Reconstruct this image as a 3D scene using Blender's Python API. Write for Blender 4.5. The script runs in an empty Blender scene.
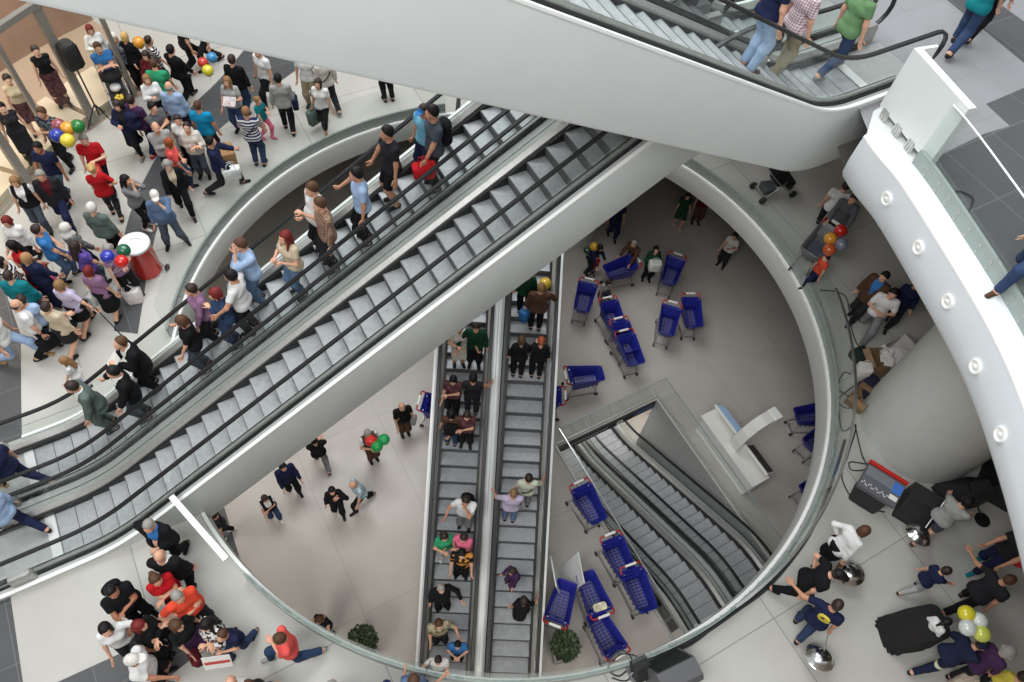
import bpy, math, random
import numpy as np
from mathutils import Vector, Matrix
random.seed(7)
COL = bpy.context.scene.collection
R = math.radians
# ------------------------------------------------------------------ camera model
FPX = 750.0
CAM_Z = 19.2
Z0, Z1, Z2, Z3 = -2.9, 0.0, 5.6, 11.5          # floors: below, market, crowd, top right
_d = np.array([(450-512)/FPX, (820-341)/FPX, 1.0]); _d /= np.linalg.norm(_d)
_y = np.array([0, 0, 1.0]); _y = _y-_y.dot(_d)*_d; _y /= np.linalg.norm(_y)
_x = np.cross(_y, _d)*1.0
if _x[0] < 0: _x = -_x
def ray(px, py):
    r = np.array([(px-512)/FPX, (py-341)/FPX, 1.0])
    return np.array([r.dot(_x), r.dot(_y), -r.dot(_d)])
def at(px, py, z):
    """ground position under a photograph pixel, on the level z"""
    r = ray(px, py); t = (z-CAM_Z)/r[2]
    return Vector((r[0]*t, r[1]*t, z))
def heading(px, py, z, deg):
    """world heading of a picture direction (0 right, 90 up) at a place"""
    a = at(px, py, z); b = at(px+6*math.cos(R(deg)), py-6*math.sin(R(deg)), z)
    return math.atan2(b.y-a.y, b.x-a.x)
# ------------------------------------------------------------------ materials
MATS = {}
def mat(name, col, rough=0.5, metal=0.0, noise=0.0, nscale=8.0, spec=0.5, emit=0.0, bump=0.0, col2=None, alpha=None, coat=0.0):
    if name in MATS: return MATS[name]
    m = bpy.data.materials.new(name); m.use_nodes = True
    nt = m.node_tree; b = nt.nodes['Principled BSDF']
    c = (*col, 1)
    b.inputs['Base Color'].default_value = c
    b.inputs['Roughness'].default_value = rough
    b.inputs['Metallic'].default_value = metal
    b.inputs['Specular IOR Level'].default_value = spec
    if coat: b.inputs['Coat Weight'].default_value = coat
    if emit:
        b.inputs['Emission Color'].default_value = c; b.inputs['Emission Strength'].default_value = emit
    if noise or bump or col2:
        tc = nt.nodes.new('ShaderNodeTexCoord'); n = nt.nodes.new('ShaderNodeTexNoise')
        n.inputs['Scale'].default_value = nscale; n.inputs['Detail'].default_value = 4
        nt.links.new(tc.outputs['Object'], n.inputs['Vector'])
        if noise or col2:
            r = nt.nodes.new('ShaderNodeValToRGB')
            lo = tuple(max(0, x*(1-noise)) for x in col); hi = tuple(min(1, x*(1+noise)) for x in (col2 or col))
            r.color_ramp.elements[0].position = .3; r.color_ramp.elements[1].position = .7
            r.color_ramp.elements[0].color = (*lo, 1); r.color_ramp.elements[1].color = (*hi, 1)
            nt.links.new(n.outputs['Fac'], r.inputs['Fac']); nt.links.new(r.outputs['Color'], b.inputs['Base Color'])
        if bump:
            bp = nt.nodes.new('ShaderNodeBump'); bp.inputs['Strength'].default_value = bump
            nt.links.new(n.outputs['Fac'], bp.inputs['Height']); nt.links.new(bp.outputs['Normal'], b.inputs['Normal'])
    MATS[name] = m
    return m
def srgb(r, g, b):
    f = lambda v: (v/255/12.92) if v/255 <= .04045 else ((v/255+.055)/1.055)**2.4
    return (f(r), f(g), f(b))
def glass(name, tint=(.80, .90, .86), refl=1.0):
    if name in MATS: return MATS[name]
    m = bpy.data.materials.new(name); m.use_nodes = True; nt = m.node_tree
    for n in list(nt.nodes): nt.nodes.remove(n)
    o = nt.nodes.new('ShaderNodeOutputMaterial'); mx = nt.nodes.new('ShaderNodeMixShader')
    t = nt.nodes.new('ShaderNodeBsdfTransparent'); g = nt.nodes.new('ShaderNodeBsdfGlossy'); f = nt.nodes.new('ShaderNodeFresnel')
    t.inputs['Color'].default_value = (*tint, 1); g.inputs['Roughness'].default_value = .03
    g.inputs['Color'].default_value = (refl, refl, refl, 1)
    f.inputs['IOR'].default_value = 1.36
    ge = nt.nodes.new('ShaderNodeNewGeometry'); iv = nt.nodes.new('ShaderNodeMath'); iv.operation = 'SUBTRACT'; iv.inputs[0].default_value = 1
    mu = nt.nodes.new('ShaderNodeMath'); mu.operation = 'MULTIPLY'       # reflection only where the ray enters the pane
    nt.links.new(ge.outputs['Backfacing'], iv.inputs[1]); nt.links.new(iv.outputs[0], mu.inputs[0]); nt.links.new(f.outputs['Fac'], mu.inputs[1])
    nt.links.new(mu.outputs[0], mx.inputs['Fac']); nt.links.new(t.outputs['BSDF'], mx.inputs[1]); nt.links.new(g.outputs['BSDF'], mx.inputs[2])
    nt.links.new(mx.outputs['Shader'], o.inputs['Surface'])
    MATS[name] = m
    return m
def pattern(name, kind, c1, c2, scale=20.0, thr=.5):
    """woven cloth patterns on object coordinates: stripes, plaid, print"""
    if name in MATS: return MATS[name]
    m = bpy.data.materials.new(name); m.use_nodes = True; nt = m.node_tree; b = nt.nodes['Principled BSDF']
    b.inputs['Roughness'].default_value = .85; b.inputs['Specular IOR Level'].default_value = .2
    tc = nt.nodes.new('ShaderNodeTexCoord'); mx = nt.nodes.new('ShaderNodeMix'); mx.data_type = 'RGBA'
    mx.inputs[6].default_value = (*c1, 1); mx.inputs[7].default_value = (*c2, 1)
    if kind == 'stripe' or kind == 'vstripe':
        w = nt.nodes.new('ShaderNodeTexWave'); w.wave_type = 'BANDS'; w.bands_direction = 'Z' if kind == 'stripe' else 'X'; w.wave_profile = 'SIN'
        w.inputs['Scale'].default_value = scale; nt.links.new(tc.outputs['Object'], w.inputs['Vector'])
        r = nt.nodes.new('ShaderNodeMath'); r.operation = 'GREATER_THAN'; r.inputs[1].default_value = thr
        nt.links.new(w.outputs['Fac'], r.inputs[0]); nt.links.new(r.outputs[0], mx.inputs[0])
    elif kind == 'plaid':
        acc = None
        for ax in 'XZ':
            w = nt.nodes.new('ShaderNodeTexWave'); w.bands_direction = ax; w.inputs['Scale'].default_value = scale
            nt.links.new(tc.outputs['Object'], w.inputs['Vector'])
            r = nt.nodes.new('ShaderNodeMath'); r.operation = 'GREATER_THAN'; r.inputs[1].default_value = .6
            nt.links.new(w.outputs['Fac'], r.inputs[0])
            if acc is None: acc = r
            else:
                s = nt.nodes.new('ShaderNodeMath'); s.operation = 'ADD'; nt.links.new(acc.outputs[0], s.inputs[0]); nt.links.new(r.outputs[0], s.inputs[1])
                h = nt.nodes.new('ShaderNodeMath'); h.operation = 'MULTIPLY'; h.inputs[1].default_value = .5; nt.links.new(s.outputs[0], h.inputs[0])
                nt.links.new(h.outputs[0], mx.inputs[0])
    else:
        v = nt.nodes.new('ShaderNodeTexNoise'); v.inputs['Scale'].default_value = scale; v.inputs['Detail'].default_value = 2
        nt.links.new(tc.outputs['Object'], v.inputs['Vector'])
        r = nt.nodes.new('ShaderNodeMath'); r.operation = 'GREATER_THAN'; r.inputs[1].default_value = .52
        nt.links.new(v.outputs['Fac'], r.inputs[0]); nt.links.new(r.outputs[0], mx.inputs[0])
    nt.links.new(mx.outputs[2], b.inputs['Base Color'])
    MATS[name] = m
    return m
# ------------------------------------------------------------------ mesh builder
class MB:
    def __init__(s): s.v = []; s.f = []; s.m = []
    def add(s, vs, fs, mi=0):
        o = len(s.v); s.v += [tuple(v) for v in vs]; s.f += [tuple(i+o for i in f) for f in fs]; s.m += [mi]*len(fs); return s
    def box(s, c, size, rz=0.0, mi=0, taper=1.0, M=None, bev=0.0):
        x, y, z = (k/2 for k in size)
        if bev:
            b = min(bev, x*.49, y*.49); p = [(-x+b, -y), (x-b, -y), (x, -y+b), (x, y-b), (x-b, y), (-x+b, y), (-x, y-b), (-x, -y+b)]
            bz = min(bev, z*.49)
            vs = [(a*.985*(1-bz/max(x, .01)*.5), q*.985, -z) for a, q in p]+[(a, q, -z+bz) for a, q in p]+[(a*taper, q*taper, z-bz) for a, q in p]+[(a*taper*(1-bz/max(x, .01)*.5), q*taper*(1-bz/max(y, .01)*.5), z) for a, q in p]
            fs = [tuple(range(7, -1, -1)), tuple(range(24, 32))]
            for k in range(3):
                fs += [(k*8+i, k*8+(i+1) % 8, k*8+8+(i+1) % 8, k*8+8+i) for i in range(8)]
        else:
            vs = [(-x, -y, -z), (x, -y, -z), (x, y, -z), (-x, y, -z), (-x*taper, -y*taper, z), (x*taper, -y*taper, z), (x*taper, y*taper, z), (-x*taper, y*taper, z)]
            fs = [(3, 2, 1, 0), (4, 5, 6, 7), (0, 1, 5, 4), (1, 2, 6, 5), (2, 3, 7, 6), (3, 0, 4, 7)]
        T = Matrix.Translation(Vector(c)) @ Matrix.Rotation(rz, 4, 'Z')
        if M is not None: T = Matrix.Translation(Vector(c)) @ M.to_4x4()
        return s.add([T @ Vector(v) for v in vs], fs, mi)
    def prism(s, poly, z0, z1, mi=0):
        n = len(poly)
        vs = [(x, y, z0) for x, y in poly]+[(x, y, z1) for x, y in poly]
        fs = [tuple(range(n-1, -1, -1)), tuple(range(n, 2*n))]+[(i, (i+1) % n, n+(i+1) % n, n+i) for i in range(n)]
        return s.add(vs, fs, mi)
    def tube(s, pts, rad, seg=8, mi=0, cap=True, flat=None):
        pts = [Vector(p) for p in pts]; n = len(pts)
        if not hasattr(rad, '__len__'): rad = [rad]*n
        up = None; vs = []
        for i, p in enumerate(pts):
            t = (pts[min(i+1, n-1)]-pts[max(i-1, 0)]).normalized()
            if up is None:
                up = Vector((0, 0, 1)) if abs(t.z) < .9 else Vector((1, 0, 0))
            a = t.cross(up); a = a.normalized() if a.length > 1e-6 else t.orthogonal().normalized()
            up = a.cross(t).normalized()
            for k in range(seg):
                an = 2*math.pi*k/seg
                vs.append(p+a*math.cos(an)*rad[i]+up*math.sin(an)*rad[i]*(flat or 1))
        fs = [(i*seg+k, i*seg+(k+1) % seg, (i+1)*seg+(k+1) % seg, (i+1)*seg+k) for i in range(n-1) for k in range(seg)]
        if cap: fs += [tuple(range(seg-1, -1, -1)), tuple((n-1)*seg+k for k in range(seg))]
        return s.add(vs, fs, mi)
    def lathe(s, prof, c=(0, 0, 0), seg=24, mi=0, M=None):
        n = len(prof); vs = []
        for r, z in prof:
            for k in range(seg):
                a = 2*math.pi*k/seg; v = Vector((r*math.cos(a), r*math.sin(a), z))
                if M is not None: v = M @ v
                vs.append(v+Vector(c))
        fs = [(i*seg+k, i*seg+(k+1) % seg, (i+1)*seg+(k+1) % seg, (i+1)*seg+k) for i in range(n-1) for k in range(seg)]
        if prof[0][0] > 1e-4: fs.append(tuple(range(seg-1, -1, -1)))
        if prof[-1][0] > 1e-4: fs.append(tuple((n-1)*seg+k for k in range(seg)))
        return s.add(vs, fs, mi)
    def ball(s, c, r, seg=16, mi=0, sq=1.0):
        return s.lathe([(max(1e-5, r*math.sin(math.pi*i/10)), -r*sq*math.cos(math.pi*i/10)) for i in range(11)], c, seg, mi)
    def build(s, name, mats, parent=None, smooth=False, loc=None, rz=0):
        me = bpy.data.meshes.new(name); me.from_pydata([tuple(v) for v in s.v], [], s.f)
        for m in (mats if isinstance(mats, (list, tuple)) else [mats]): me.materials.append(m)
        if any(s.m): me.polygons.foreach_set('material_index', s.m)
        if smooth:
            me.polygons.foreach_set('use_smooth', [True]*len(me.polygons))
            me.set_sharp_from_angle(angle=R(40))
        me.update()
        o = bpy.data.objects.new(name, me); COL.objects.link(o)
        if parent is not None: o.parent = parent
        if loc is not None: o.location = loc; o.rotation_euler = (0, 0, rz)
        return o
def tag(o, label=None, cat=None, group=None, kind=None):
    if label: o['label'] = label
    if cat: o['category'] = cat
    if group: o['group'] = group
    if kind: o['kind'] = kind
    return o
def thing(name, label, cat, loc=(0, 0, 0), rz=0.0, group=None):
    o = bpy.data.objects.new(name, None); COL.objects.link(o); o.location = loc; o.rotation_euler = (0, 0, rz)
    o.empty_display_size = .1
    return tag(o, label, cat, group)
def dup(root, loc, rz, label, group=None):
    r = root.copy(); COL.objects.link(r); r.location = loc; r.rotation_euler = (0, 0, rz); r['label'] = label
    if group: r['group'] = group
    for ch in list(root.children):
        c = ch.copy(); COL.objects.link(c); c.parent = r
        for g in ch.children:
            q = g.copy(); COL.objects.link(q); q.parent = c
    return r
# ------------------------------------------------------------------ colours
WHITE = mat('white_panel', srgb(219, 223, 221), .35, noise=.015, nscale=2)
TRIM = mat('white_trim', srgb(245, 245, 242), .25)
FASC = mat('white_fascia', srgb(200, 201, 197), .35, noise=.015, nscale=2)
FASC3 = mat('white_fascia_upper', srgb(218, 223, 226), .35, noise=.015, nscale=2)
CREAM = mat('cream_plaster', srgb(206, 207, 202), .6, noise=.03, nscale=3)
DARK = mat('dark_underside', srgb(90, 86, 80), .8)
STEEL = mat('brushed_steel', (.62, .62, .60), .28, .9, noise=.08, nscale=14)
DECK = mat('satin_aluminium', (.46, .45, .43), .42, .6, noise=.06, nscale=9)
ODECK = mat('grey_deck_cover', srgb(176, 177, 174), .5, .0)
RUBBER = mat('black_rubber', (.012, .012, .013), .42)
BLACK = mat('matt_black', (.012, .012, .012), .6)
SKIRT = mat('black_skirt', (.022, .022, .022), .45, .3)
GL = glass('balustrade_glass', (.955, .975, .966))
GLC = glass('escalator_glass', (.94, .958, .95))
GLB = mat('clamped_glass_edge', srgb(146, 156, 151), .3, noise=.03, nscale=6)
# ------------------------------------------------------------------ floors
def floor_mat(name, base, joint, size, rot, jw=.006, rough=.35, var=.04):
    m = bpy.data.materials.new(name); m.use_nodes = True; nt = m.node_tree; b = nt.nodes['Principled BSDF']
    b.inputs['Roughness'].default_value = rough; b.inputs['Specular IOR Level'].default_value = .4
    tc = nt.nodes.new('ShaderNodeTexCoord'); mp = nt.nodes.new('ShaderNodeMapping'); mp.inputs['Rotation'].default_value[2] = rot
    nt.links.new(tc.outputs['Object'], mp.inputs['Vector'])
    br = nt.nodes.new('ShaderNodeTexBrick'); br.offset = 0
    c = lambda k: (*[min(1, x*k) for x in base], 1)
    br.inputs['Color1'].default_value = c(1+var); br.inputs['Color2'].default_value = c(1-var); br.inputs['Mortar'].default_value = (*joint, 1)
    br.inputs['Scale'].default_value = 1; br.inputs['Mortar Size'].default_value = jw; br.inputs['Brick Width'].default_value = size[0]; br.inputs['Row Height'].default_value = size[1]
    br.inputs['Mortar Smooth'].default_value = .1
    nt.links.new(mp.outputs['Vector'], br.inputs['Vector'])
    n = nt.nodes.new('ShaderNodeTexNoise'); n.inputs['Scale'].default_value = .9; n.inputs['Detail'].default_value = 6
    nt.links.new(tc.outputs['Object'], n.inputs['Vector'])
    r = nt.nodes.new('ShaderNodeValToRGB'); r.color_ramp.elements[0].position = .3; r.color_ramp.elements[0].color = (.86, .85, .83, 1)
    r.color_ramp.elements[1].position = .65; r.color_ramp.elements[1].color = (1, 1, 1, 1)
    nt.links.new(n.outputs['Fac'], r.inputs['Fac'])
    mx = nt.nodes.new('ShaderNodeMix'); mx.data_type = 'RGBA'; mx.blend_type = 'MULTIPLY'; mx.inputs[0].default_value = .7
    nt.links.new(br.outputs['Color'], mx.inputs[6]); nt.links.new(r.outputs['Color'], mx.inputs[7]); nt.links.new(mx.outputs[2], b.inputs['Base Color'])
    return m
GRID = R(-34.5)
F2 = floor_mat('pale_stone_tiles', srgb(192, 190, 183), srgb(146, 143, 137), (3.2, 3.2), GRID, .009)
F1 = floor_mat('market_floor_tiles', srgb(184, 177, 169), srgb(168, 161, 154), (2.4, 4.8), GRID, .010)
F3 = floor_mat('top_floor_tiles', srgb(150, 150, 153), srgb(138, 138, 140), (.9, .9), GRID, .006)
FD = floor_mat('dark_stone_tiles', srgb(84, 85, 87), srgb(112, 112, 112), (1.05, 1.05), GRID, .008, .4, .1)
CX, CY, RO = -.12, 9.0, 7.04
def on_circle(a, r=RO): return (CX+r*math.cos(a), CY+r*math.sin(a))
def holed_slab(name, outer, hole, z, th, mats, side_mat_i=1):
    """flat slab with one hole; the hole's polygon is split into radial quads"""
    mb = MB(); n = len(hole)
    def hit(i):
        hx, hy = hole[i]; cx = sum(h[0] for h in hole)/n; cy = sum(h[1] for h in hole)/n
        dx, dy = hx-cx, hy-cy; best = 1e9
        for (ax, ay), (bx, by) in zip(outer, outer[1:]+outer[:1]):
            ex, ey = bx-ax, by-ay; den = dx*ey-dy*ex
            if abs(den) < 1e-9: continue
            t = ((ax-cx)*ey-(ay-cy)*ex)/den; u = ((ax-cx)*dy-(ay-cy)*dx)/den
            if t > 0 and -1e-6 <= u <= 1+1e-6: best = min(best, t)
        return (cx+dx*best, cy+dy*best)
    out = [hit(i) for i in range(n)]
    vs = [(*h, z) for h in hole]+[(*o, z) for o in out]+[(*h, z-th) for h in hole]+[(*o, z-th) for o in out]
    for i in range(n):
        j = (i+1) % n
        mb.add([vs[i], vs[j], vs[n+j], vs[n+i]], [(3, 2, 1, 0)], 0)
        mb.add([vs[2*n+i], vs[2*n+j], vs[3*n+j], vs[3*n+i]], [(0, 1, 2, 3)], side_mat_i)
        mb.add([vs[i], vs[j], vs[2*n+j], vs[2*n+i]], [(0, 1, 2, 3)], side_mat_i)
    return mb.build(name, mats)
OUTER = [(-17, -4), (17, -4), (17, 24), (-17, 24)]
NSEG = 160
ring = [on_circle(2*math.pi*i/NSEG) for i in range(NSEG)]
tag(holed_slab('floor_crowd_level', OUTER, ring, Z2, .5, [F2, DARK]), kind='structure')
def strip(name, pts, z, m, th=.004):
    tag(MB().prism(pts, z+.0005, z+th, 0).build(name, m), kind='structure')
def curve_pts(pts, n=6):
    """Catmull-Rom through plan points"""
    P = [Vector((*p, 0)) for p in pts]; out = []
    for i in range(len(P)-1):
        a, b, c, d = P[max(i-1, 0)], P[i], P[i+1], P[min(i+2, len(P)-1)]
        for k in range(n):
            t = k/n
            q = .5*((2*b)+(c-a)*t+(2*a-5*b+4*c-d)*t*t+(3*b-a-3*c+d)*t**3); out.append((q.x, q.y))
    out.append((P[-1].x, P[-1].y)); return out
left = curve_pts([(-8.1, 18.5), (-8.6, 15.9), (-9.0, 14.5), (-9.2, 12.46), (-9.05, 10.42), (-8.25, 7.74)])
right = curve_pts([(-5.6, 18.5), (-6.85, 16.4), (-8.05, 13.9), (-8.4, 12.2), (-8.35, 10.4), (-7.75, 7.74)])
def band(name, L_, R_, z, m):
    mb = MB(); n = len(L_)
    vs = [(*p, z) for p in L_]+[(*p, z) for p in R_]
    mb.add(vs, [(i, n+i, n+i+1, i+1) for i in range(n-1)]); tag(mb.build(name, m), kind='structure')
strip('floor_dark_edge', [tuple(at(*p, Z2)[:2]) for p in [(-30, 582), (10, 593), (23, 682), (32, 730), (-30, 740)]], Z2, FD)
band('floor_dark_band', left, right, Z2+.004, FD)
strip('floor_dark_apron', [(-16.9, 9.2), (-11.2, 8.9), (-10.7, 8.2), (-10.03, 7.36), (-9.36, 5.94), (-9.0, 5.2), (-8.3, 3.6), (-16.9, 3.6)][::-1], Z2, FD)
strip('floor_dark_stripe', [tuple(at(*p, Z2)[:2]) for p in [(40, 690), (130, 649), (205, 616), (208, 646), (160, 684), (110, 720)]], Z2, FD)
# ring fascia of the round opening, white strip as its painted edge highlight
def ring_band(name, r0, r1, z0, z1, m, a0=0, a1=360, n=NSEG, rad_bulge=0, centre=None):
    mb = MB(); cx, cy = centre or (CX, CY); prof = [(r0, z0), (r0, z1), (r1, z1), (r1, z0)]
    if rad_bulge:
        prof = [(r0-rad_bulge*math.sin(math.pi*k/8), z0+(z1-z0)*k/8) for k in range(9)]+[(r1, z1), (r1, z0)]
    full = abs(a1-a0) >= 359.9; cnt = n if full else n+1; P = len(prof)
    vs = []
    for i in range(cnt):
        a = R(a0+(a1-a0)*i/n)
        vs += [(cx+r*math.cos(a), cy+r*math.sin(a), z) for r, z in prof]
    fs = []
    for i in range(n):
        j = (i+1) % cnt
        fs += [(i*P+k, j*P+k, j*P+(k+1) % P, i*P+(k+1) % P) for k in range(P)]
    if not full: fs += [tuple(range(P)), tuple(n*P+k for k in range(P-1, -1, -1))]
    return mb.add(vs, fs).build(name, m, smooth=True)
tag(ring_band('trim_1', RO-.08, RO+.0, Z2-.62, Z2-.03, FASC, rad_bulge=.03), kind='structure')
tag(ring_band('ring_edge_highlight', RO-.075, RO-.01, Z2-.03, Z2+.02, TRIM), kind='structure')
# glass balustrade round the opening, broken where the escalators land
BAL = thing('glass_balustrade', 'curved frameless glass balustrade around the round floor opening', 'balustrade', (CX, CY, Z2))
def part_of(root, o):
    o.parent = root; o.matrix_parent_inverse = Matrix.Translation(-Vector(root.location)); return o
for a0, a1 in ((-124, 78), (110, 190)):
    n = max(8, int((a1-a0)/2.5))
    part_of(BAL, ring_band('clamp_channel', RO-.005, RO+.04, Z2+.0, Z2+.30, GLB, a0, a1, n))
    k = int(round((a1-a0)/9.0))
    for i in range(k):
        b0 = a0+(a1-a0)*i/k; b1 = a0+(a1-a0)*(i+1)/k-.10
        part_of(BAL, ring_band('glass_pane', RO+.010, RO+.024, Z2+.30, Z2+1.08, GL, b0, b1, 8))
bolts = MB()
for i in range(-124, 191, 3):
    if 78 < i < 110: continue
    a = R(i)
    for dz in (.08, .21):
        c = Vector((*on_circle(a+(.008 if dz > .1 else 0), RO-.012), Z2+dz)); t = Vector((math.cos(a), math.sin(a), 0))
        bolts.tube([c-t*.012, c+t*.02], .02, 6)
tag(part_of(BAL, bolts.build('clamp_bolts', DECK)), kind='stuff')
# handrail pipe on the right hand stretch and white cap at the escalator end
part_of(BAL, ring_band('steel_rail', RO-.005, RO+.04, Z2+1.07, Z2+1.11, STEEL, -52, 12, 40))
CAP = thing('end_panel', 'white capped balustrade end panel beside the large escalator foot', 'panel', at(172, 497, Z2+1.1))
mb = MB(); a, b = at(171, 496, Z2+1.1), at(226, 559, Z2+1.1)
dv = (b-a).normalized(); nv = Vector((-dv.y, dv.x, 0))
def slab_between(mb, a, b, th, z0, z1, mi=0):
    d = (b-a); d.z = 0; d.normalize(); q = Vector((-d.y, d.x, 0))*th/2
    mb.prism([(a+q).xy[:], (a-q).xy[:], (b-q).xy[:], (b+q).xy[:]], z0, z1, mi)
slab_between(mb, a, b, .10, Z2+1.04, Z2+1.10); o = mb.build('cap_rail', TRIM); part_of(CAP, o)
mb = MB(); slab_between(mb, a, b, .02, Z2+.0, Z2+1.04); part_of(CAP, mb.build('glass_pane', GL))

# market level floor with the escalator pit
EA = R(-55.5); EO = at(720, 560, Z1)                     # head of the lower escalators
Eh = Vector((math.cos(EA), math.sin(EA), 0)); Ew = Vector((math.sin(EA), -math.cos(EA), 0))
def epit(s, w, z=0): q = EO+Eh*s+Ew*w; return (q.x, q.y)
PIT = [epit(-4.70, 2.20), epit(-4.70, -1.18), epit(.9, -1.18), epit(.9, 2.20)]
def fine(poly, n=24):
    out = []
    for p, q in zip(poly, poly[1:]+poly[:1]):
        out += [(p[0]+(q[0]-p[0])*k/n, p[1]+(q[1]-p[1])*k/n) for k in range(n)]
    return out
pit = fine(PIT)
if sum(a[0]*b[1]-a[1]*b[0] for a, b in zip(PIT, PIT[1:]+PIT[:1])) < 0: pit = pit[::-1]
PITW = mat('grey_pit_lining', srgb(168, 168, 166), .5, noise=.03)
tag(holed_slab('floor_market_level', OUTER, pit, Z1, .30, [F1, PITW]), kind='structure')
strip('floor_dark_wedge', [tuple(at(*p, Z1)[:2]) for p in [(190, 500), (222, 500), (246, 578), (200, 600), (170, 560)]], Z1, FD)
tag(MB().box((2, 9, Z0-.06), (22, 22, .12)).build('floor_lower_level', floor_mat('lower_floor_tiles', srgb(150, 142, 132), srgb(100, 96, 90), (1.2, 1.2), GRID)), kind='structure')
# lining of the pit: side walls down to the lower level
mb = MB()
def wallseg(mb, p, q, th, z0, z1, mi=0): slab_between(mb, Vector((*p, 0)), Vector((*q, 0)), th, z0, z1, mi)
wallseg(mb, epit(-4.70, -1.24), epit(1.0, -1.24), .1, Z0, Z1-.02); tag(mb.build('wall_pit_right', PITW), kind='structure')
mb = MB(); wallseg(mb, epit(-4.70, 2.26), epit(1.0, 2.26), .1, Z0, Z1-.02); tag(mb.build('wall_pit_left', PITW), kind='structure')
mb = MB(); wallseg(mb, epit(.96, -1.2), epit(.96, 2.2), .1, Z0, Z1-.02); tag(mb.build('wall_pit_head', PITW), kind='structure')
# glass round the pit
PB = thing('pit_balustrade', 'three-sided glass balustrade around the descending escalator pit', 'balustrade', (EO.x, EO.y, Z1))
runs = [((-4.78, 2.27), (-4.78, -1.25), 2), ((-4.78, -1.25), (.9, -1.25), 3), ((-4.78, 2.27), (1.2, 2.27), 3)]
for (s0, w0), (s1, w1), n in runs:
    for k in range(n):
        f0, f1 = k/n, (k+1)/n-.003
        p = Vector((*epit(s0+(s1-s0)*f0, w0+(w1-w0)*f0), 0)); q = Vector((*epit(s0+(s1-s0)*f1, w0+(w1-w0)*f1), 0))
        mb = MB(); slab_between(mb, p, q, .018, Z1+.02, Z1+1.08); part_of(PB, mb.build('glass_pane', GL))
    p = Vector((*epit(s0, w0), 0)); q = Vector((*epit(s1, w1), 0))
    mb = MB(); slab_between(mb, p, q, .05, Z1, Z1+.05); part_of(PB, mb.build('floor_channel', DECK))
    mb = MB(); slab_between(mb, p, q, .03, Z1+1.08, Z1+1.10); part_of(PB, mb.build('top_edge', STEEL if w0 > 2 and w1 > 2 else GLB))
# top right floor: edge curve
E3 = [Vector((*p, 0)) for p in [(5.0, 10.45), (5.14, 9.48), (5.5, 8.68), (5.83, 7.65), (6.1, 6.72), (6.27, 6.02), (6.38, 5.28), (6.44, 4.2), (6.44, 3.2), (6.38, 2.0), (6.2, .6)]]
e3 = [Vector((x, y, 0)) for x, y in curve_pts([p.xy[:] for p in E3], 6)]
e3 = [e3[0]+Vector((-1.2, 2.6, 0))*k for k in (3, 2, 1)]+e3
mb = MB(); n = len(e3)
vs = [(p.x, p.y, Z3) for p in e3]+[(17, p.y if i else 24, Z3) for i, p in enumerate(e3)]
vs += [(x, y, Z3-.8) for x, y, z in vs]
fs = [(i, i+1, n+i+1, n+i) for i in range(n-1)]
mb.add(vs, fs, 0); mb.add(vs, [(2*n+i, 3*n+i, 3*n+i+1, 2*n+i+1) for i in range(n-1)], 1)
tag(mb.build('floor_top_level', [F3, DARK]), kind='structure')
def edge_sweep(name, path, prof, m, smooth=True):
    """sweep a (outward, z) section along a plan path; outward = to the left of travel"""
    mb = MB(); P = len(prof); vs = []
    for i, p in enumerate(path):
        t = (path[min(i+1, len(path)-1)]-path[max(i-1, 0)]); t.z = 0; t.normalize(); q = Vector((t.y, -t.x, 0))
        vs += [(p.x+q.x*o, p.y+q.y*o, z) for o, z in prof]
    fs = [(i*P+k, i*P+(k+1) % P, (i+1)*P+(k+1) % P, (i+1)*P+k) for i in range(len(path)-1) for k in range(P)]
    fs += [tuple(range(P-1, -1, -1)), tuple((len(path)-1)*P+k for k in range(P))]
    return mb.add(vs, fs).build(name, m, smooth=smooth)
ef = [Vector((5.10, 9.60, 0))]+[p for p in e3 if p.y < 9.5]
tag(edge_sweep('trim_3', ef, [(-.02, Z3-.03), (.08, Z3-.05), (.09, Z3-.2), (.10, Z3-.5), (.08, Z3-.78), (.02, Z3-.9), (-.02, Z3-.9)], FASC3), kind='structure')
tag(edge_sweep('top_edge_highlight', ef, [(-.02, Z3+.02), (.05, Z3+.02), (.085, Z3-.02), (.085, Z3-.05), (-.02, Z3-.05)], TRIM), kind='structure')  # white strip stands in for the skylight gleam on the rounded edge
# dark tile field of the top floor
def on3(*ps): return [tuple(at(x, y, Z3)[:2]) for x, y in ps]
strip('floor_dark_field', on3((986, 104), (1024, 88), (1070, 72), (1110, 420), (1000, 330), (925, 172), (936, 157), (984, 134), (1010, 126)), Z3, FD)
strip('floor_dark_path', on3((930, -14), (975, -14), (1060, 48), (1060, 92)), Z3, FD)
strip('trim_5', on3((866, 136), (873, 141), (890, 160), (908, 184), (927, 171), (888, 120), (884, 106), (873, 112)), Z3, WHITE, .022)
# round column standing on the crowd level and one on the market level
tag(MB().lathe([(1.2, Z2), (1.2, Z3-.8)], (8.66, 7.86, 0), 64).build('pillar_1', CREAM, smooth=True), kind='structure')
tag(MB().lathe([(.75, Z1), (.75, Z2-.5)], (1.55, 17.05, 0), 48).build('pillar_2', CREAM, smooth=True), kind='structure')
SHADEW = mat('brown_hall_wall', srgb(150, 138, 124), .8, noise=.04, nscale=1)
# enclosing walls beyond the picture
for nm, c, sz in (('wall_left', (-17.1, 10, 6), (.2, 28.4, 18)), ('wall_right', (17.1, 10, 6), (.2, 28.4, 18)), ('wall_back', (0, 24.1, 6), (34.4, .2, 18)), ('wall_front', (0, -4.1, 6), (34.4, .2, 18))):
    tag(MB().box(c, sz).build(nm, SHADEW), kind='structure')
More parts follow.
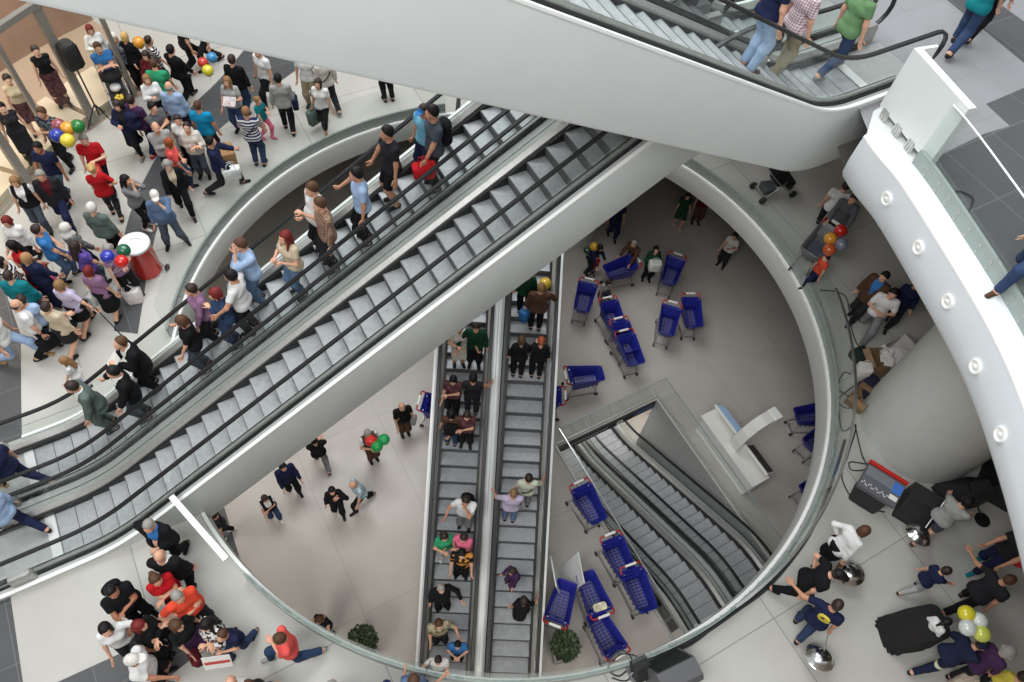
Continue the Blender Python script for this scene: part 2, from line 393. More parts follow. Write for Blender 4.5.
# ------------------------------------------------------------------ escalators
TREAD = mat('grooved_tread', srgb(164, 166, 168), .5, .2, noise=.10, nscale=11)
RISER = mat('dark_riser', srgb(98, 98, 100), .6, .2)
COMB = mat('comb_plate_metal', srgb(190, 192, 190), .38, .6, noise=.05, nscale=10)
def clamp01(x): return max(0., min(1., x))
class Lane:
    """one escalator: O = nosing line at the lower knee, s along the run, w to the right when going up"""
    def __init__(s, O, az, H, run_h=.33, flat0=2.8, flat1=2.8, inc=30):
        s.O = Vector(O)+Vector((0, 0, .012)); s.e = Vector((math.cos(az), math.sin(az), 0)); s.w = Vector((math.sin(az), -math.cos(az), 0))
        s.t = math.tan(R(inc)); s.L = H/s.t; s.H = H; s.pitch = run_h; s.f0 = flat0; s.f1 = flat1; s.az = az
        s.ss = [-flat0+i*.05 for i in range(int((flat0+s.L+flat1)/.05)+2)]; s.zz = []; z = 0
        for q in s.ss:
            s.zz.append(z); z += .05*s.t*clamp01((q+.025+.55)/1.1)*clamp01((s.L+.55-q-.025)/1.1)
    def z(s, q): return float(np.interp(q, s.ss, s.zz))
    def p(s, q, w, dz=0): return s.O+s.e*q+s.w*w+Vector((0, 0, s.z(q)+dz))
    def samples(s, a, b):
        out = [a]; q = a
        while q < b-1e-6:
            flat = (q < -.9) or (.9 < q < s.L-.9) or q > s.L+.9
            lim = -.7 if q < -.9 else (s.L-.7 if q < s.L-.9 else b)
            q = min(b, max(q+.12, lim) if flat else q+.12); out.append(q)
        return out
    def sweep(s, prof, a, b, mb=None, mi=0):
        mb = mb or MB(); P = len(prof); q = s.samples(a, b)
        vs = [s.p(k, w, dz) for k in q for w, dz in prof]
        fs = [(i*P+k, i*P+(k+1) % P, (i+1)*P+(k+1) % P, (i+1)*P+k) for i in range(len(q)-1) for k in range(P)]
        fs += [tuple(range(P-1, -1, -1)), tuple((len(q)-1)*P+k for k in range(P))]
        return mb.add(vs, fs, mi)
def rect(w0, w1, z0, z1): return [(w0, z0), (w1, z0), (w1, z1), (w0, z1)]
def escalator(L, c, label, sides, tr0, tr1, sh=.42, depth=1.22, vis=(None, None), phase=0.0, truss=True, group=None, glassm=None, tx=.9, d0=None):
    """c = centre offset of the lane, sides = which outer claddings are finished white"""
    root = thing('escalator', label, 'escalator', L.p(0, c, 0), 0, group)
    P = lambda o: part_of(root, o)
    a, b = -L.f0, L.L+L.f1
    if truss:
        mb = MB(); L.sweep(rect(c-.70, c+.70, -depth, -depth+.10), tr0, tr1, mb); L.sweep(rect(c-.66, c+.66, -depth+.1, -.45), tr0+.05, tr1-.05, mb, 1)
        P(mb.build('truss_soffit', [WHITE, BLACK]))
    for sd in (-1, 1):
        if truss and sd in sides:
            pr = [(c+sd*.66, -depth), (c+sd*.70, -depth), (c+sd*.725, -depth+.05), (c+sd*.725, .08), (c+sd*.66, .08)]
            P(L.sweep(pr if sd < 0 else pr[::-1], tr0, tr1).build('side_cladding', WHITE, smooth=True))
            P(L.sweep(rect(*sorted((c+sd*.69, c+sd*.745)), .075, .115), max(a, tr0-tx), min(b, tr1+.9)).build('edge_trim', TRIM))
        P(L.sweep(rect(*sorted((c+sd*.60, c+sd*.72)), -.1, .075), a, b).build('outer_deck', ODECK))
        P(L.sweep(rect(*sorted((c+sd*.565, c+sd*.592)), .0, .12), a, b).build('black_joint', RUBBER))
        pr = [(c+sd*(sh+.050), .05), (c+sd*(sh+.055), .14), (c+sd*(sh+.125), .20), (c+sd*(sh+.135), .20), (c+sd*(sh+.135), .0)]
        P(L.sweep(pr if sd < 0 else pr[::-1], a+.15 if d0 is None else d0, b-.15).build('inner_deck', DECK))
        P(L.sweep(rect(*sorted((c+sd*(sh+.004), c+sd*(sh+.052))), -.35, .10), a+.2, b-.2).build('skirt_panel', SKIRT))
        gw = c+sd*.572
        g0 = a+.05; q = g0; gm = MB()
        while q < b-.06:
            e = min(q+1.9, b-.05); L.sweep(rect(gw-.006, gw+.006, .12, .90), q, e-.012, gm); q = e
        P(gm.build('glass_panel', glassm or GLC))
        # handrail with its return loops
        path = []
        for k in range(9):
            an = R(-90+180*k/8*1.0); path.append(L.p(a, gw, 0)+L.e*(-.36*math.cos(an))+Vector((0, 0, .60+.34*math.sin(an))))
        path += [L.p(k, gw, .94) for k in L.samples(a, b)[1:]]
        for k in range(1, 9):
            an = R(90-180*k/8); path.append(L.p(b, gw, 0)+L.e*(.36*math.cos(an))+Vector((0, 0, .60+.34*math.sin(an))))
        mb = MB()
        for i, p in enumerate(path):
            t = (path[min(i+1, len(path)-1)]-path[max(i-1, 0)]).normalized(); n = L.w.cross(t).normalized()
            for x, y in ((-.042, 0), (-.03, .022), (.03, .022), (.042, 0), (.03, -.022), (-.03, -.022)): mb.v.append(tuple(p+L.w*x+n*y))
        for i in range(len(path)-1):
            for k in range(6): mb.f.append((i*6+k, i*6+(k+1) % 6, i*6+6+(k+1) % 6, i*6+6+k)); mb.m.append(0)
        P(mb.build('handrail', RUBBER, smooth=True))
        for end, q, sgn in ((0, a if d0 is None else d0, -1), (1, b, 1)):
            mb = MB(); cpt = L.p(q, gw, .16)+L.e*sgn*.02
            mb.box(cpt, (.42, .17, .34), L.az, 0, .92, bev=.05)
            nb_ = P(mb.build('newel_box', DECK))
            if d0 is not None and not end:
                k_ = MB().lathe([(.035, 0), (.035, .012), (1e-5, .012)], L.p(q, gw, .33)+L.e*-.05, 14).build('red_button', mat('red_sticker', srgb(200, 40, 50), .4), nb_); k_.matrix_parent_inverse = Matrix.Translation(-Vector(root.location))
    # steps
    lo, hi = vis[0] if vis[0] is not None else -1.15, vis[1] if vis[1] is not None else L.L+1.15
    k0 = math.ceil((lo-phase)/L.pitch); k1 = math.floor((hi-phase)/L.pitch)
    for k in range(k0, k1):
        q = phase+k*L.pitch; z = L.z(q+.5*L.pitch); zp = L.z(q-.5*L.pitch)
        mb = MB(); base = L.O+L.e*q
        A = lambda s_, w_, z_: base+L.e*s_+L.w*w_+Vector((0, 0, z_))
        w0, w1 = c-sh, c+sh; d = L.pitch
        n0 = .016; mb.add([A(0, w0, z+.001), A(0, w1, z+.001), A(n0, w1, z+.001), A(n0, w0, z+.001)], [(0, 1, 2, 3)], 1)
        vs = [A(0, w0, z), A(0, w1, z), A(d+.02, w1, z), A(d+.02, w0, z), A(0.0, w0, z-.035), A(0.0, w1, z-.035), A(.035, w0, z-.25), A(.035, w1, z-.25), A(d+.02, w1, z-.25), A(d+.02, w0, z-.25)]
        mb.add(vs, [(0, 1, 2, 3)], 0); mb.add(vs, [(4, 5, 1, 0), (6, 7, 5, 4), (2, 8, 9, 3), (1, 5, 7, 8, 2), (0, 3, 9, 6, 4), (9, 8, 7, 6)], 1)
        P(mb.build('step', [TREAD, RISER]))
    for q0, q1, zz in ((a-.3, phase+k0*L.pitch, 0), (phase+k1*L.pitch, b+.3, L.H)):
        if zz == 0 and vis[0] is not None: continue
        if zz and vis[1] is not None: continue
        mb = MB(); m_ = (q0+q1)/2; mb.box(L.O+L.e*m_+L.w*c+Vector((0, 0, zz-.022+.008)), (q1-q0, 2*sh+.02, .045), L.az)
        P(mb.build('comb_plate', COMB))
        e_ = q1-.09 if zz == 0 else q0+.09; P(MB().box(L.O+L.e*e_+L.w*c+Vector((0, 0, zz+.010)), (.16, 2*sh, .012), L.az).build('comb_strip', mat('bright_comb', srgb(226, 228, 226), .35, .2)))
    return root
def knee(px, py, z): return at(px, py, z)
# pair D: crowd level up to the top level
D = Lane(knee(105, 487, Z2), R(34.5), 6.3, flat0=3.3, flat1=.7)
EscD1 = escalator(D, -.90, 'upper left lane of the broad diagonal escalator, carrying riders down', (-1,), -.2, D.L+.5, d0=-1.5)
EscD2 = escalator(D, .56, 'empty right lane of the broad diagonal escalator with light treads', (1,), -2.1, D.L+.5, phase=.1, d0=-1.5)
# pair T: top level up and out of the picture to the upper left
q = at(829, 112, Z3+.1); q.z = Z3
T = Lane(q, R(214.5), 6.1, flat0=1.85)
EscT1 = escalator(T, .66, 'near lane of the white-sided escalator crossing the top of the picture', (-1,), -1.35, T.L+2.5, tx=.35)
EscT2 = escalator(T, 2.12, 'far lane of the escalator at the top, behind the three shoppers', (1,), -.95, T.L+2.5, phase=.15)
# pair C: market level up to the crowd level
q = at(480, 655, Z1+.3); CO = Vector((q.x, q.y, Z1)); ca = R(94.8)
CO = CO-Vector((math.cos(ca), math.sin(ca), 0))*(.3/math.tan(R(30)))
Cc = Lane(CO, ca, Z2-Z1, flat0=2.0)
EscC1 = escalator(Cc, -.755, 'left lane of the central escalator, crowded with descending riders', (-1, 1), -.2, Cc.L+1.6, sh=.435)
EscC2 = escalator(Cc, .715, 'right lane of the central escalator where riders go up', (-1, 1), -.2, Cc.L+1.6, sh=.435, phase=.16)
# pair E: market level down to the lower level
H = 2.9; LE = H/math.tan(R(30))
El = Lane(Vector((EO.x, EO.y, Z0))-Eh*(LE-.05), EA, H, run_h=.292, flat0=2.2, flat1=2.0)
EscE1 = escalator(El, -.255, 'right lane of the escalator sinking into the glass-railed pit', (), -.2, El.L+.5, sh=.43)
EscE2 = escalator(El, 1.215, 'left lane of the escalator sinking into the pit beside the carts', (), -.2, El.L+.5, sh=.43, phase=.14)
# ------------------------------------------------------------------ top level edge: glass, panel, lamps
def offset_path(path, d):
    out = []
    for i, p in enumerate(path):
        t = path[min(i+1, len(path)-1)]-path[max(i-1, 0)]; t.normalize(); out.append(p+Vector((t.y, -t.x, 0))*d)
    return out
TB = thing('glass_balustrade', 'bolted glass balustrade along the white edge of the upper right floor', 'balustrade', (6.0, 7.0, Z3))
dense = []
for p, q in zip(e3, e3[1:]):
    dense += [p+(q-p)*k/4 for k in range(4)]
run = [p for p in dense if p.y < 8.95]
part_of(TB, edge_sweep('clamp_channel', offset_path(run, -.31), [(-.03, Z3), (.02, Z3), (.02, Z3+.28), (-.03, Z3+.28)], GLB, False))
tag(edge_sweep('trim_6', offset_path([p for p in dense if p.y < 9.3], -.14), [(-.16, Z3), (.16, Z3), (.16, Z3+.024), (-.16, Z3+.024)], FASC3, False), kind='structure')
acc = 0; seg = [run[0]]; panes = []
for p, q in zip(run, run[1:]):
    acc += (q-p).length; seg.append(q)
    if acc > 1.75: panes.append(seg); seg = [q]; acc = 0
panes.append(seg)
for sg in panes:
    if len(sg) < 3: continue
    sg = offset_path(sg, -.32); sg[-1] = sg[-1]+(sg[-2]-sg[-1]).normalized()*.02
    part_of(TB, edge_sweep('glass_pane', sg, [(-.008, Z3+.28), (.008, Z3+.28), (.008, Z3+1.1), (-.008, Z3+1.1)], GL, False))
    part_of(TB, edge_sweep('polished_edge', sg, [(-.012, Z3+1.1), (.012, Z3+1.1), (.012, Z3+1.112), (-.012, Z3+1.112)], TRIM, False))
mb = MB(); acc = 0
for i, (p, q) in enumerate(zip(run, run[1:])):
    acc += (q-p).length
    if acc > .27:
        acc = 0; t = (q-p).normalized(); n = Vector((t.y, -t.x, 0))
        for dz in (.07, .19): c = p-n*.30+Vector((0, 0, Z3+dz)); part_of(TB, MB().tube([c-n*.01, c+n*.018], .025, 8).build('clamp_bolt', DECK))
PA = thing('end_panel', 'white closing panel standing on the curved edge beside the top escalator', 'panel', (5.55, 9.5, Z3+.1))
a, b = at(914, 48, Z3+1.2), at(969, 109, Z3+1.2); dirp = (b-a).normalized(); nr = Vector((-dirp.y, dirp.x, 0))
if nr.x < 0: nr = -nr
mb = MB(); mb.prism([v.xy[:] for v in (a, b, b+nr*.13, a+nr*.13)], Z3+.16, Z3+1.2); part_of(PA, mb.build('board', WHITE))
mb = MB(); mb.prism([v.xy[:] for v in (a+nr*.13, a+nr*.40, a+nr*.40+dirp*.05, a+nr*.13+dirp*.05)], Z3+.16, Z3+1.2); part_of(PA, mb.build('return_flange', TRIM))
for k in (.14, .40, .66, .92):
    c = a+(b-a)*k+nr*.05; mb = MB(); mb.box((c.x, c.y, Z3+.09), (.16, .12, .2), math.atan2(dirp.y, dirp.x))
    for j in range(3): mb.box((c.x+dirp.x*(j-1)*.05, c.y+dirp.y*(j-1)*.05, Z3+.12), (.012, .16, .2), math.atan2(dirp.y, dirp.x))
    part_of(PA, mb.build('steel_bracket', STEEL))
LAMP = mat('lamp_glass', srgb(235, 235, 230), .2, coat=.5)
DL = None
names = ['topmost round lamp in the white curved edge, next to the top escalator', 'round lamp in the white curved edge, second below the top escalator', 'middle one of the five round lamps in the white curved edge', 'round lamp in the white curved edge above the big column', 'lowest round lamp in the white curved edge, beyond the big column']
off = offset_path(dense, .10)
for (px, py), lb in zip([(887, 199), (918, 247), (948, 301), (976, 367), (1001, 435)], names):
    best = None
    for k in range(20, 75, 2):
        z = Z3-k/100; g = at(px, py, z)
        for i, p in enumerate(off):
            d = (Vector((p.x, p.y, 0))-Vector((g.x, g.y, 0))).length
            if best is None or d < best[0]: best = (d, i, z)
    _, i, z = best; p = off[i]; t = (off[i+1]-off[i-1]).normalized(); n = Vector((t.y, -t.x, 0))
    M = Matrix.Rotation(math.atan2(n.y, n.x), 3, 'Z') @ Matrix.Rotation(R(90), 3, 'Y')
    l = thing('recessed_lamp', lb, 'lamp', (p.x, p.y, z), 0, 'round lamps in the curved edge')
    part_of(l, MB().lathe([(.105, -.03), (.112, .0), (.108, .025), (.086, .028), (.08, .008), (.05, .006), (.045, -.02)], (p.x, p.y, z), 28, 0, M).build('lamp_ring', TRIM, smooth=True))
    part_of(l, MB().lathe([(.045, .0), (.04, .02), (.025, .03), (1e-5, .033)], (p.x, p.y, z), 20, 0, M).build('lamp_lens', LAMP, smooth=True))
# ------------------------------------------------------------------ shop front at the far left
WOOD = mat('warm_plinth_stone', srgb(222, 203, 178), .5, noise=.05, nscale=2)
SHOPW = mat('shop_brown_wall', srgb(150, 122, 104), .7, noise=.12, nscale=1.4)
FRAME = mat('grey_frame', srgb(150, 146, 138), .4, .4)
def arcpoly(r0, r1, a0, a1, n=12):
    return [on_circle(R(a0+(a1-a0)*k/n), r0) for k in range(n+1)]+[on_circle(R(a1+(a0-a1)*k/n), r1) for k in range(n+1)]
tag(MB().prism(arcpoly(15.2, 15.4, 146, 186)[::-1], Z2, Z2+4.6).build('wall_shop', SHOPW), kind='structure')
tag(MB().prism(arcpoly(11.78, 15.2, 146, 186)[::-1], Z2+.004, Z2+.03).build('floor_shop', mat('shop_floor', srgb(176, 152, 130), .5, noise=.06, nscale=1)), kind='structure')
shopfacts = [(151.3, 157, 'pale plinth behind the shop glass under the black and maroon mannequin'), (157.6, 168, 'pale plinth in the shop window under the bare-shouldered mannequin'), (168.6, 180, 'lit plinth in the shop window at the left picture edge')]
for a0, a1, lb in shopfacts:
    o = MB().prism(arcpoly(11.95, 13.3, a0, a1)[::-1], Z2+.03, Z2+.24).build('display_plinth', WOOD); tag(o, lb, 'plinth', 'shop window plinths')
SF = thing('shop_front', 'grey framed glass shop front behind the crowd', 'shop front', (*on_circle(R(165), 11.85), Z2))
for a in (151, 157.3, 163, 168.3, 174, 180.5):
    mb = MB(); c = on_circle(R(a), 11.85); mb.box((*c, Z2+1.6), (.10 if a not in (157.3, 168.3) else .2, .09, 3.2), R(a+90)); part_of(SF, mb.build('post', FRAME))
for a0, a1 in zip((151, 157.3, 163, 168.3, 174), (157.3, 163, 168.3, 174, 180.5)):
    part_of(SF, ring_band('glass_pane', 11.84, 11.86, Z2+.06, Z2+3.15, GL, a0+.3, a1-.3, 6))
part_of(SF, ring_band('head_rail', 11.78, 11.92, Z2+3.2, Z2+3.34, FRAME, 151, 180.5, 14))
part_of(SF, ring_band('sill_rail', 11.80, 11.90, Z2, Z2+.06, FRAME, 151, 180.5, 14))
# ------------------------------------------------------------------ litter bin
RED = mat('red_enamel', srgb(190, 44, 34), .3, coat=.3); LIDW = mat('white_lid', srgb(235, 235, 232), .3)
c = at(149, 271, Z2)
BIN = thing('litter_bin', 'round red litter bin with a white ring lid beside the crowd', 'bin', c)
MB().lathe([(.27, 0), (.29, .02), (.29, .90), (.27, .90), (.27, .3), (1e-5, .3)], seg=36).build('body', RED, BIN, True)
MB().lathe([(.15, .91), (.15, .94), (.17, .96), (.29, .96), (.315, .94), (.315, .89), (.29, .89), (.17, .90)], seg=36).build('ring_lid', LIDW, BIN, True)
MB().lathe([(.285, .0), (.295, .0), (.295, .05), (.285, .05)], seg=36).build('foot_band', STEEL, BIN, True)
# ------------------------------------------------------------------ shopping carts
BLUE = mat('blue_cart_plastic', srgb(34, 40, 132), .38, spec=.5); CRED = mat('red_cart_handle', srgb(176, 40, 34), .4); CWH = mat('white_label', srgb(235, 232, 228), .5)
ZINC = mat('zinc_tube', (.5, .5, .5), .35, .9); GRAT = mat('blue_grating', srgb(112, 112, 138), .5)
def cart_model():
    r = thing('shopping_cart', 'cart', 'shopping cart', (0, 0, 0))
    # basket: tapered shell, rim flared, inner walls offset
    def loop(wr, wf, yb, yf, z0, z1, cr=.06):
        pts = []
        for (sx, y, w, z) in ((-1, yb, wr, z0), (1, yb, wr, z0), (1, yf, wf, z1), (-1, yf, wf, z1)):
            cx, cy = sx*(w/2-cr), y+(cr if y < 0 else -cr); a0 = {(-1, True): 180, (1, True): 270, (1, False): 0, (-1, False): 90}[(sx, y < 0)]
            pts += [(cx+cr*math.cos(R(a0+k*30)), cy+cr*math.sin(R(a0+k*30)), z) for k in range(4)]
        return pts
    L_ = [loop(.46, .34, -.36, .40, .50, .58), loop(.58, .44, -.46, .52, 1.0, .93), loop(.63, .49, -.49, .55, 1.01, .94), loop(.63, .49, -.49, .55, .975, .905), loop(.57, .43, -.455, .51, .97, .90)]
    inner = [loop(.545, .405, -.44, .495, .97, .90), loop(.43, .31, -.345, .385, .515, .595)]
    mb = MB(); allp = [L_[0], L_[1], L_[3], L_[2], inner[0], inner[1]]; n = 16
    vs = [v for l in allp for v in l]
    fs = [(i*n+k, i*n+(k+1) % n, (i+1)*n+(k+1) % n, (i+1)*n+k) for i in range(len(allp)-1) for k in range(n)]
    fs += [tuple(range(n-1, -1, -1)), tuple(5*n+k for k in range(n))]
    mb.add(vs, fs)
    for k in range(6):                                   # raised ribs outside
        y = -.3+k*.13; f = (y+.46)/.98
        for sx in (-1, 1): mb.box((sx*(.27-.06*f), y, .77), (.012, .03, .36), mi=0)
    mb.build('basket', BLUE, r, True)
    mb = MB()
    for k in range(9): mb.box((0, -.30+k*.08, .535+.010*k), (.36-.012*k, .018, .012))
    for k in range(3): mb.box((-.10+k*.10, .02, .575), (.016, .66, .012))
    mb.build('grating', GRAT, r)
    mb = MB(); mb.box((0, -.36, .84), (.47, .02, .24), M=Matrix.Rotation(R(24), 3, 'X'))
    for sx in (-1, 1): mb.box((sx*.11, -.345, .86), (.13, .03, .09), M=Matrix.Rotation(R(24), 3, 'X'))
    mb.build('child_seat_flap', BLUE, r)
    mb = MB(); mb.tube([(-.29, -.44, .98), (-.29, -.55, 1.04), (-.27, -.585, 1.05), (.27, -.585, 1.05), (.29, -.55, 1.04), (.29, -.44, .98)], .022, 8)
    h = mb.build('handle', CRED, r, True)
    MB().box((0, -.585, 1.056), (.30, .06, .045), bev=.01).build('handle_label', CWH, h)
    mb = MB()
    for sx in (-1, 1):
        mb.tube([(sx*.22, -.42, .95), (sx*.23, -.38, .5), (sx*.26, -.46, .16)], .014, 6)
        mb.tube([(sx*.26, -.46, .16), (sx*.20, .42, .16)], .016, 6); mb.tube([(sx*.23, -.36, .5), (sx*.16, .36, .56)], .012, 6)
        mb.tube([(sx*.16, .36, .56), (sx*.2, .40, .18)], .012, 6)
    mb.tube([(-.2, .42, .16), (.2, .42, .16)], .016, 6); mb.tube([(-.26, -.46, .2), (.26, -.46, .2)], .012, 6)
    mb.build('chassis', ZINC, r, True)
    for x, y in ((-.27, -.47), (.27, -.47), (-.2, .42), (.2, .42)):
        MB().lathe([(.02, -.018), (.062, -.018), (.062, .018), (.02, .018)], (x, y, .065), 16, 0, Matrix.Rotation(R(90), 3, 'Y')).build('wheel', RUBBER, r, True)
    return r
CART = cart_model(); first_cart = [True]
def cart(h, f, label, z=Z1, sc=1.0):
    a, b = at(*h, z+.98), at(*f, z+.92); c = (a+b)/2; rz = math.atan2(b.y-a.y, b.x-a.x)-math.pi/2
    loc = (c.x, c.y, z)
    if first_cart[0]:
        first_cart[0] = False; o = CART; o.location = loc; o.rotation_euler = (0, 0, rz); o['label'] = label
    else: o = dup(CART, loc, rz, label)
    o['group'] = 'blue shopping carts on the market floor'
    return o
cart((590, 277), (580, 315), 'blue cart standing alone right beside the central escalator, under the diagonal one')
cart((607, 299), (621, 331), 'rearmost blue cart of the three nested ones in the upper group')
cart((619, 322), (632, 350), 'middle blue cart of the three nested ones in the upper group')
cart((624, 333), (638, 364), 'front blue cart of the three nested ones in the upper group')
cart((679, 250), (666, 289), 'blue cart beside the woman carrying a white bag')
cart((673, 300), (665, 339), 'left blue cart of the side-by-side pair right of the nested carts')
cart((689, 290), (697, 333), 'right blue cart of the side-by-side pair, seen solid from behind')
cart((568, 376), (602, 373), 'blue cart lying crosswise just above the glass corner of the pit')
cart((556, 396), (532, 396), 'cart nearly hidden by the central escalator, only its red handle showing')
cart((632, 262), (610, 270), 'blue cart being loaded by the shoppers at the round column foot')
cart((580, 486), (599, 520), 'blue cart beside the upper left corner of the escalator pit')
cart((612, 540), (628, 574), 'rear cart of the pair nested along the pit glass')
cart((632, 570), (648, 608), 'front cart of the pair nested along the pit glass')
cart((556, 621), (567, 584), 'blue cart standing next to the potted plant with its handle toward it')
cart((601, 611), (586, 576), 'blue cart with goods on its child seat, ahead of another cart')
cart((616, 650), (597, 617), 'blue cart nearest the round opening, its handle under the glass edge')
cart((423, 402), (457, 410), 'blue cart left of the central escalator, half hidden behind it')
cart((838, 410), (790, 416), 'blue cart under the right rim of the opening, upper one of two')
cart((834, 428), (810, 444), 'blue cart under the right rim of the opening, lower one of two')
cart((838, 476), (802, 494), 'small sliver of a blue cart below the kiosk at the right rim')
pc = at(600, 607, Z1+.93)
tag(MB().box((0, 0, 0), (.34, .20, .10), bev=.04).build('printed_packet', mat('packet_print', srgb(206, 200, 170), .5, noise=.5, nscale=11), None, True, pc, .4), 'small printed packet lying across the child seat of a blue cart', 'packet')
gc = cart((836, 226), (808, 254), 'grey wire cart with balloons pushed along in the shade of the curved edge', Z2)
gc['group'] = 'grey cart'; del gc['group']
for ch in gc.children:
    if ch.name.startswith(('basket', 'child_seat')):
        ch.material_slots[0].link = 'OBJECT'; ch.material_slots[0].material = mat('grey_cart_wire', srgb(128, 128, 132), .5, .3)
# sign on the slab edge above the foot of the lower escalator
SG = thing('hanging_sign', 'long black sign with white lettering and a blue field on the far pit edge', 'sign', (EO.x, EO.y, Z1))
mb = MB(); p, q = Vector((*epit(-4.66, 2.1), 0)), Vector((*epit(-4.66, -1.12), 0)); slab_between(mb, p, q, .05, Z1-.36, Z1-.03); part_of(SG, mb.build('board', BLACK))
def onsign(w0, w1, z0, z1, m, nm):
    mb = MB(); slab_between(mb, Vector((*epit(-4.632, w0), 0)), Vector((*epit(-4.632, w1), 0)), .008, z0, z1); part_of(SG, mb.build(nm, m))
onsign(-.35, -1.05, Z1-.31, Z1-.08, mat('sign_blue', srgb(44, 62, 120), .4), 'blue_field')
mb = MB(); rnd = random.Random(11); wq = 1.85
while wq > .55:
    ln = rnd.uniform(.05, .09); slab_between(mb, Vector((*epit(-4.632, wq), 0)), Vector((*epit(-4.632, wq-ln*.35), 0)), .008, Z1-.25, Z1-.14)
    slab_between(mb, Vector((*epit(-4.632, wq), 0)), Vector((*epit(-4.632, wq-ln), 0)), .008, Z1-.16, Z1-.14); wq -= ln+.035
part_of(SG, mb.build('lettering', CWH))
mb = MB(); c = Vector((*epit(-4.632, .12), Z1-.2))
for k in range(10): mb.box(c+Ew*(.09*math.cos(k*.628))+Vector((0, 0, .09*math.sin(k*.628))), (.03, .03, .03))
part_of(SG, mb.build('round_emblem', CWH))
# ------------------------------------------------------------------ kiosk
KW = mat('kiosk_white', srgb(226, 224, 218), .3); SCR = mat('screen_blue', srgb(150, 180, 215), .2, emit=.25); SCD = mat('dark_keypad', srgb(78, 72, 68), .5)
kc = at(726, 458, Z1); ka = R(-55.5)
K = thing('information_kiosk', 'white double-screen information kiosk with an arched lamp arm beyond the pit glass', 'kiosk', kc, ka)
mb = MB(); mb.box((0, 0, .05), (2.2, .60, .10), bev=.03); mb.box((0, -.05, .42), (2.3, .44, .74), bev=.05); mb.build('body', KW, K, True)
mb = MB(); mb.box((0, -.02, .80), (2.36, .60, .05), bev=.02); mb.build('counter', KW, K, True)
for x, m, nm in ((-.68, SCR, 'screen'), (.66, SCD, 'keypad')):
    Mt = Matrix.Rotation(R(50), 3, 'X')
    s = MB().box((x, .22, 1.04), (.98, .07, .50), M=Mt, bev=.01).build('display_housing', KW, K)
    MB().box(Vector((x, .22, 1.04))+Mt @ Vector((0, .038, 0)), (.86, .012, .42), M=Mt).build(nm, m, s)
mb = MB(); pth = [(0, -.10, .82), (0, -.06, 1.2), (0, .06, 1.55), (0, .26, 1.82), (0, .50, 1.95), (0, .74, 1.98)]
P = []
for i, p in enumerate(pth):
    t = (Vector(pth[min(i+1, 5)])-Vector(pth[max(i-1, 0)])).normalized(); n = Vector((1, 0, 0)).cross(t)
    P += [Vector(p)+Vector((x, 0, 0))+n*y for x, y in ((-.16, -.03), (.16, -.03), (.16, .03), (-.16, .03))]
mb.add(P, [(i*4+k, i*4+(k+1) % 4, i*4+4+(k+1) % 4, i*4+4+k) for i in range(5) for k in range(4)]+[(3, 2, 1, 0), (20, 21, 22, 23)])
arm = mb.build('arched_arm', KW, K)
MB().box((0, .86, 1.96), (.36, .24, .16), bev=.02).build('lamp_head', TRIM, arm)
# ------------------------------------------------------------------ leaning sign boards by the carts
SB = thing('a_frame_board', 'white and red folding sign board standing among the carts near the central escalator', 'sign', at(561, 583, Z1), R(15))
PINK = mat('faded_red_print', srgb(178, 128, 120), .6, noise=.2, nscale=3); BW = mat('board_white', srgb(222, 222, 220), .5)
for s, m in ((-1, BW), (1, PINK)):
    Mt = Matrix.Rotation(R(14*s), 3, 'Y')
    b = MB().box((s*.19, 0, .62), (.03, .75, 1.26), M=Mt).build('panel', [BW], SB)
    MB().box(Vector((s*.19, 0, .62))+Mt @ Vector((s*.017, 0, 0)), (.006, .68, 1.18), M=Mt).build('printed_face', m, b)
# ------------------------------------------------------------------ potted plants
LEAF = mat('dark_green_leaf', srgb(62, 78, 50), .5, noise=.3, nscale=7); POT = mat('grey_planter', srgb(138, 136, 132), .6, noise=.05); SOIL = mat('soil', srgb(50, 40, 32), .9)
def plant(c, label, r=.42, seed=1):
    rnd = random.Random(seed); p = thing('potted_shrub', label, 'plant', c, R(20))
    mb = MB(); mb.box((0, 0, .24), (.50, .50, .46), taper=1.15, bev=.03); mb.build('planter', POT, p)
    MB().box((0, 0, .475), (.46, .46, .02)).build('soil', SOIL, p)
    mb = MB()
    for k in range(7): mb.tube([(rnd.uniform(-.06, .06), rnd.uniform(-.06, .06), .45), (rnd.uniform(-.22, .22), rnd.uniform(-.22, .22), .95)], [.015, .006], 5)
    mb.build('stems', mat('stem_brown', srgb(80, 66, 46), .8), p)
    mb = MB()
    for k in range(700):
        th, ph = rnd.uniform(0, 6.28), math.acos(rnd.uniform(-.6, 1)); rr = r*rnd.uniform(.55, 1)**.5
        o = Vector((rr*math.sin(ph)*math.cos(th), rr*math.sin(ph)*math.sin(th), .86+rr*.85*math.cos(ph)))
        M = Matrix.Rotation(rnd.uniform(0, 6.28), 3, 'Z') @ Matrix.Rotation(rnd.uniform(.2, 1.3), 3, 'X'); l = rnd.uniform(.07, .12)
        mb.add([o+M @ Vector(v)*l for v in ((0, 0, 0), (.32, .4, .06), (0, 1, -.05), (-.32, .4, .06), (0, .45, .0))], [(0, 1, 4), (1, 2, 4), (2, 3, 4), (3, 0, 4)])
    tag(mb.build('foliage', LEAF, p), kind='stuff')
plant(at(561, 652, Z1), 'leafy shrub in a grey planter between the central escalator and the carts', .33, 3)
plant(at(366, 648, Z1), 'leafy shrub in a planter left of the central escalator, behind the glass edge', .33, 4)
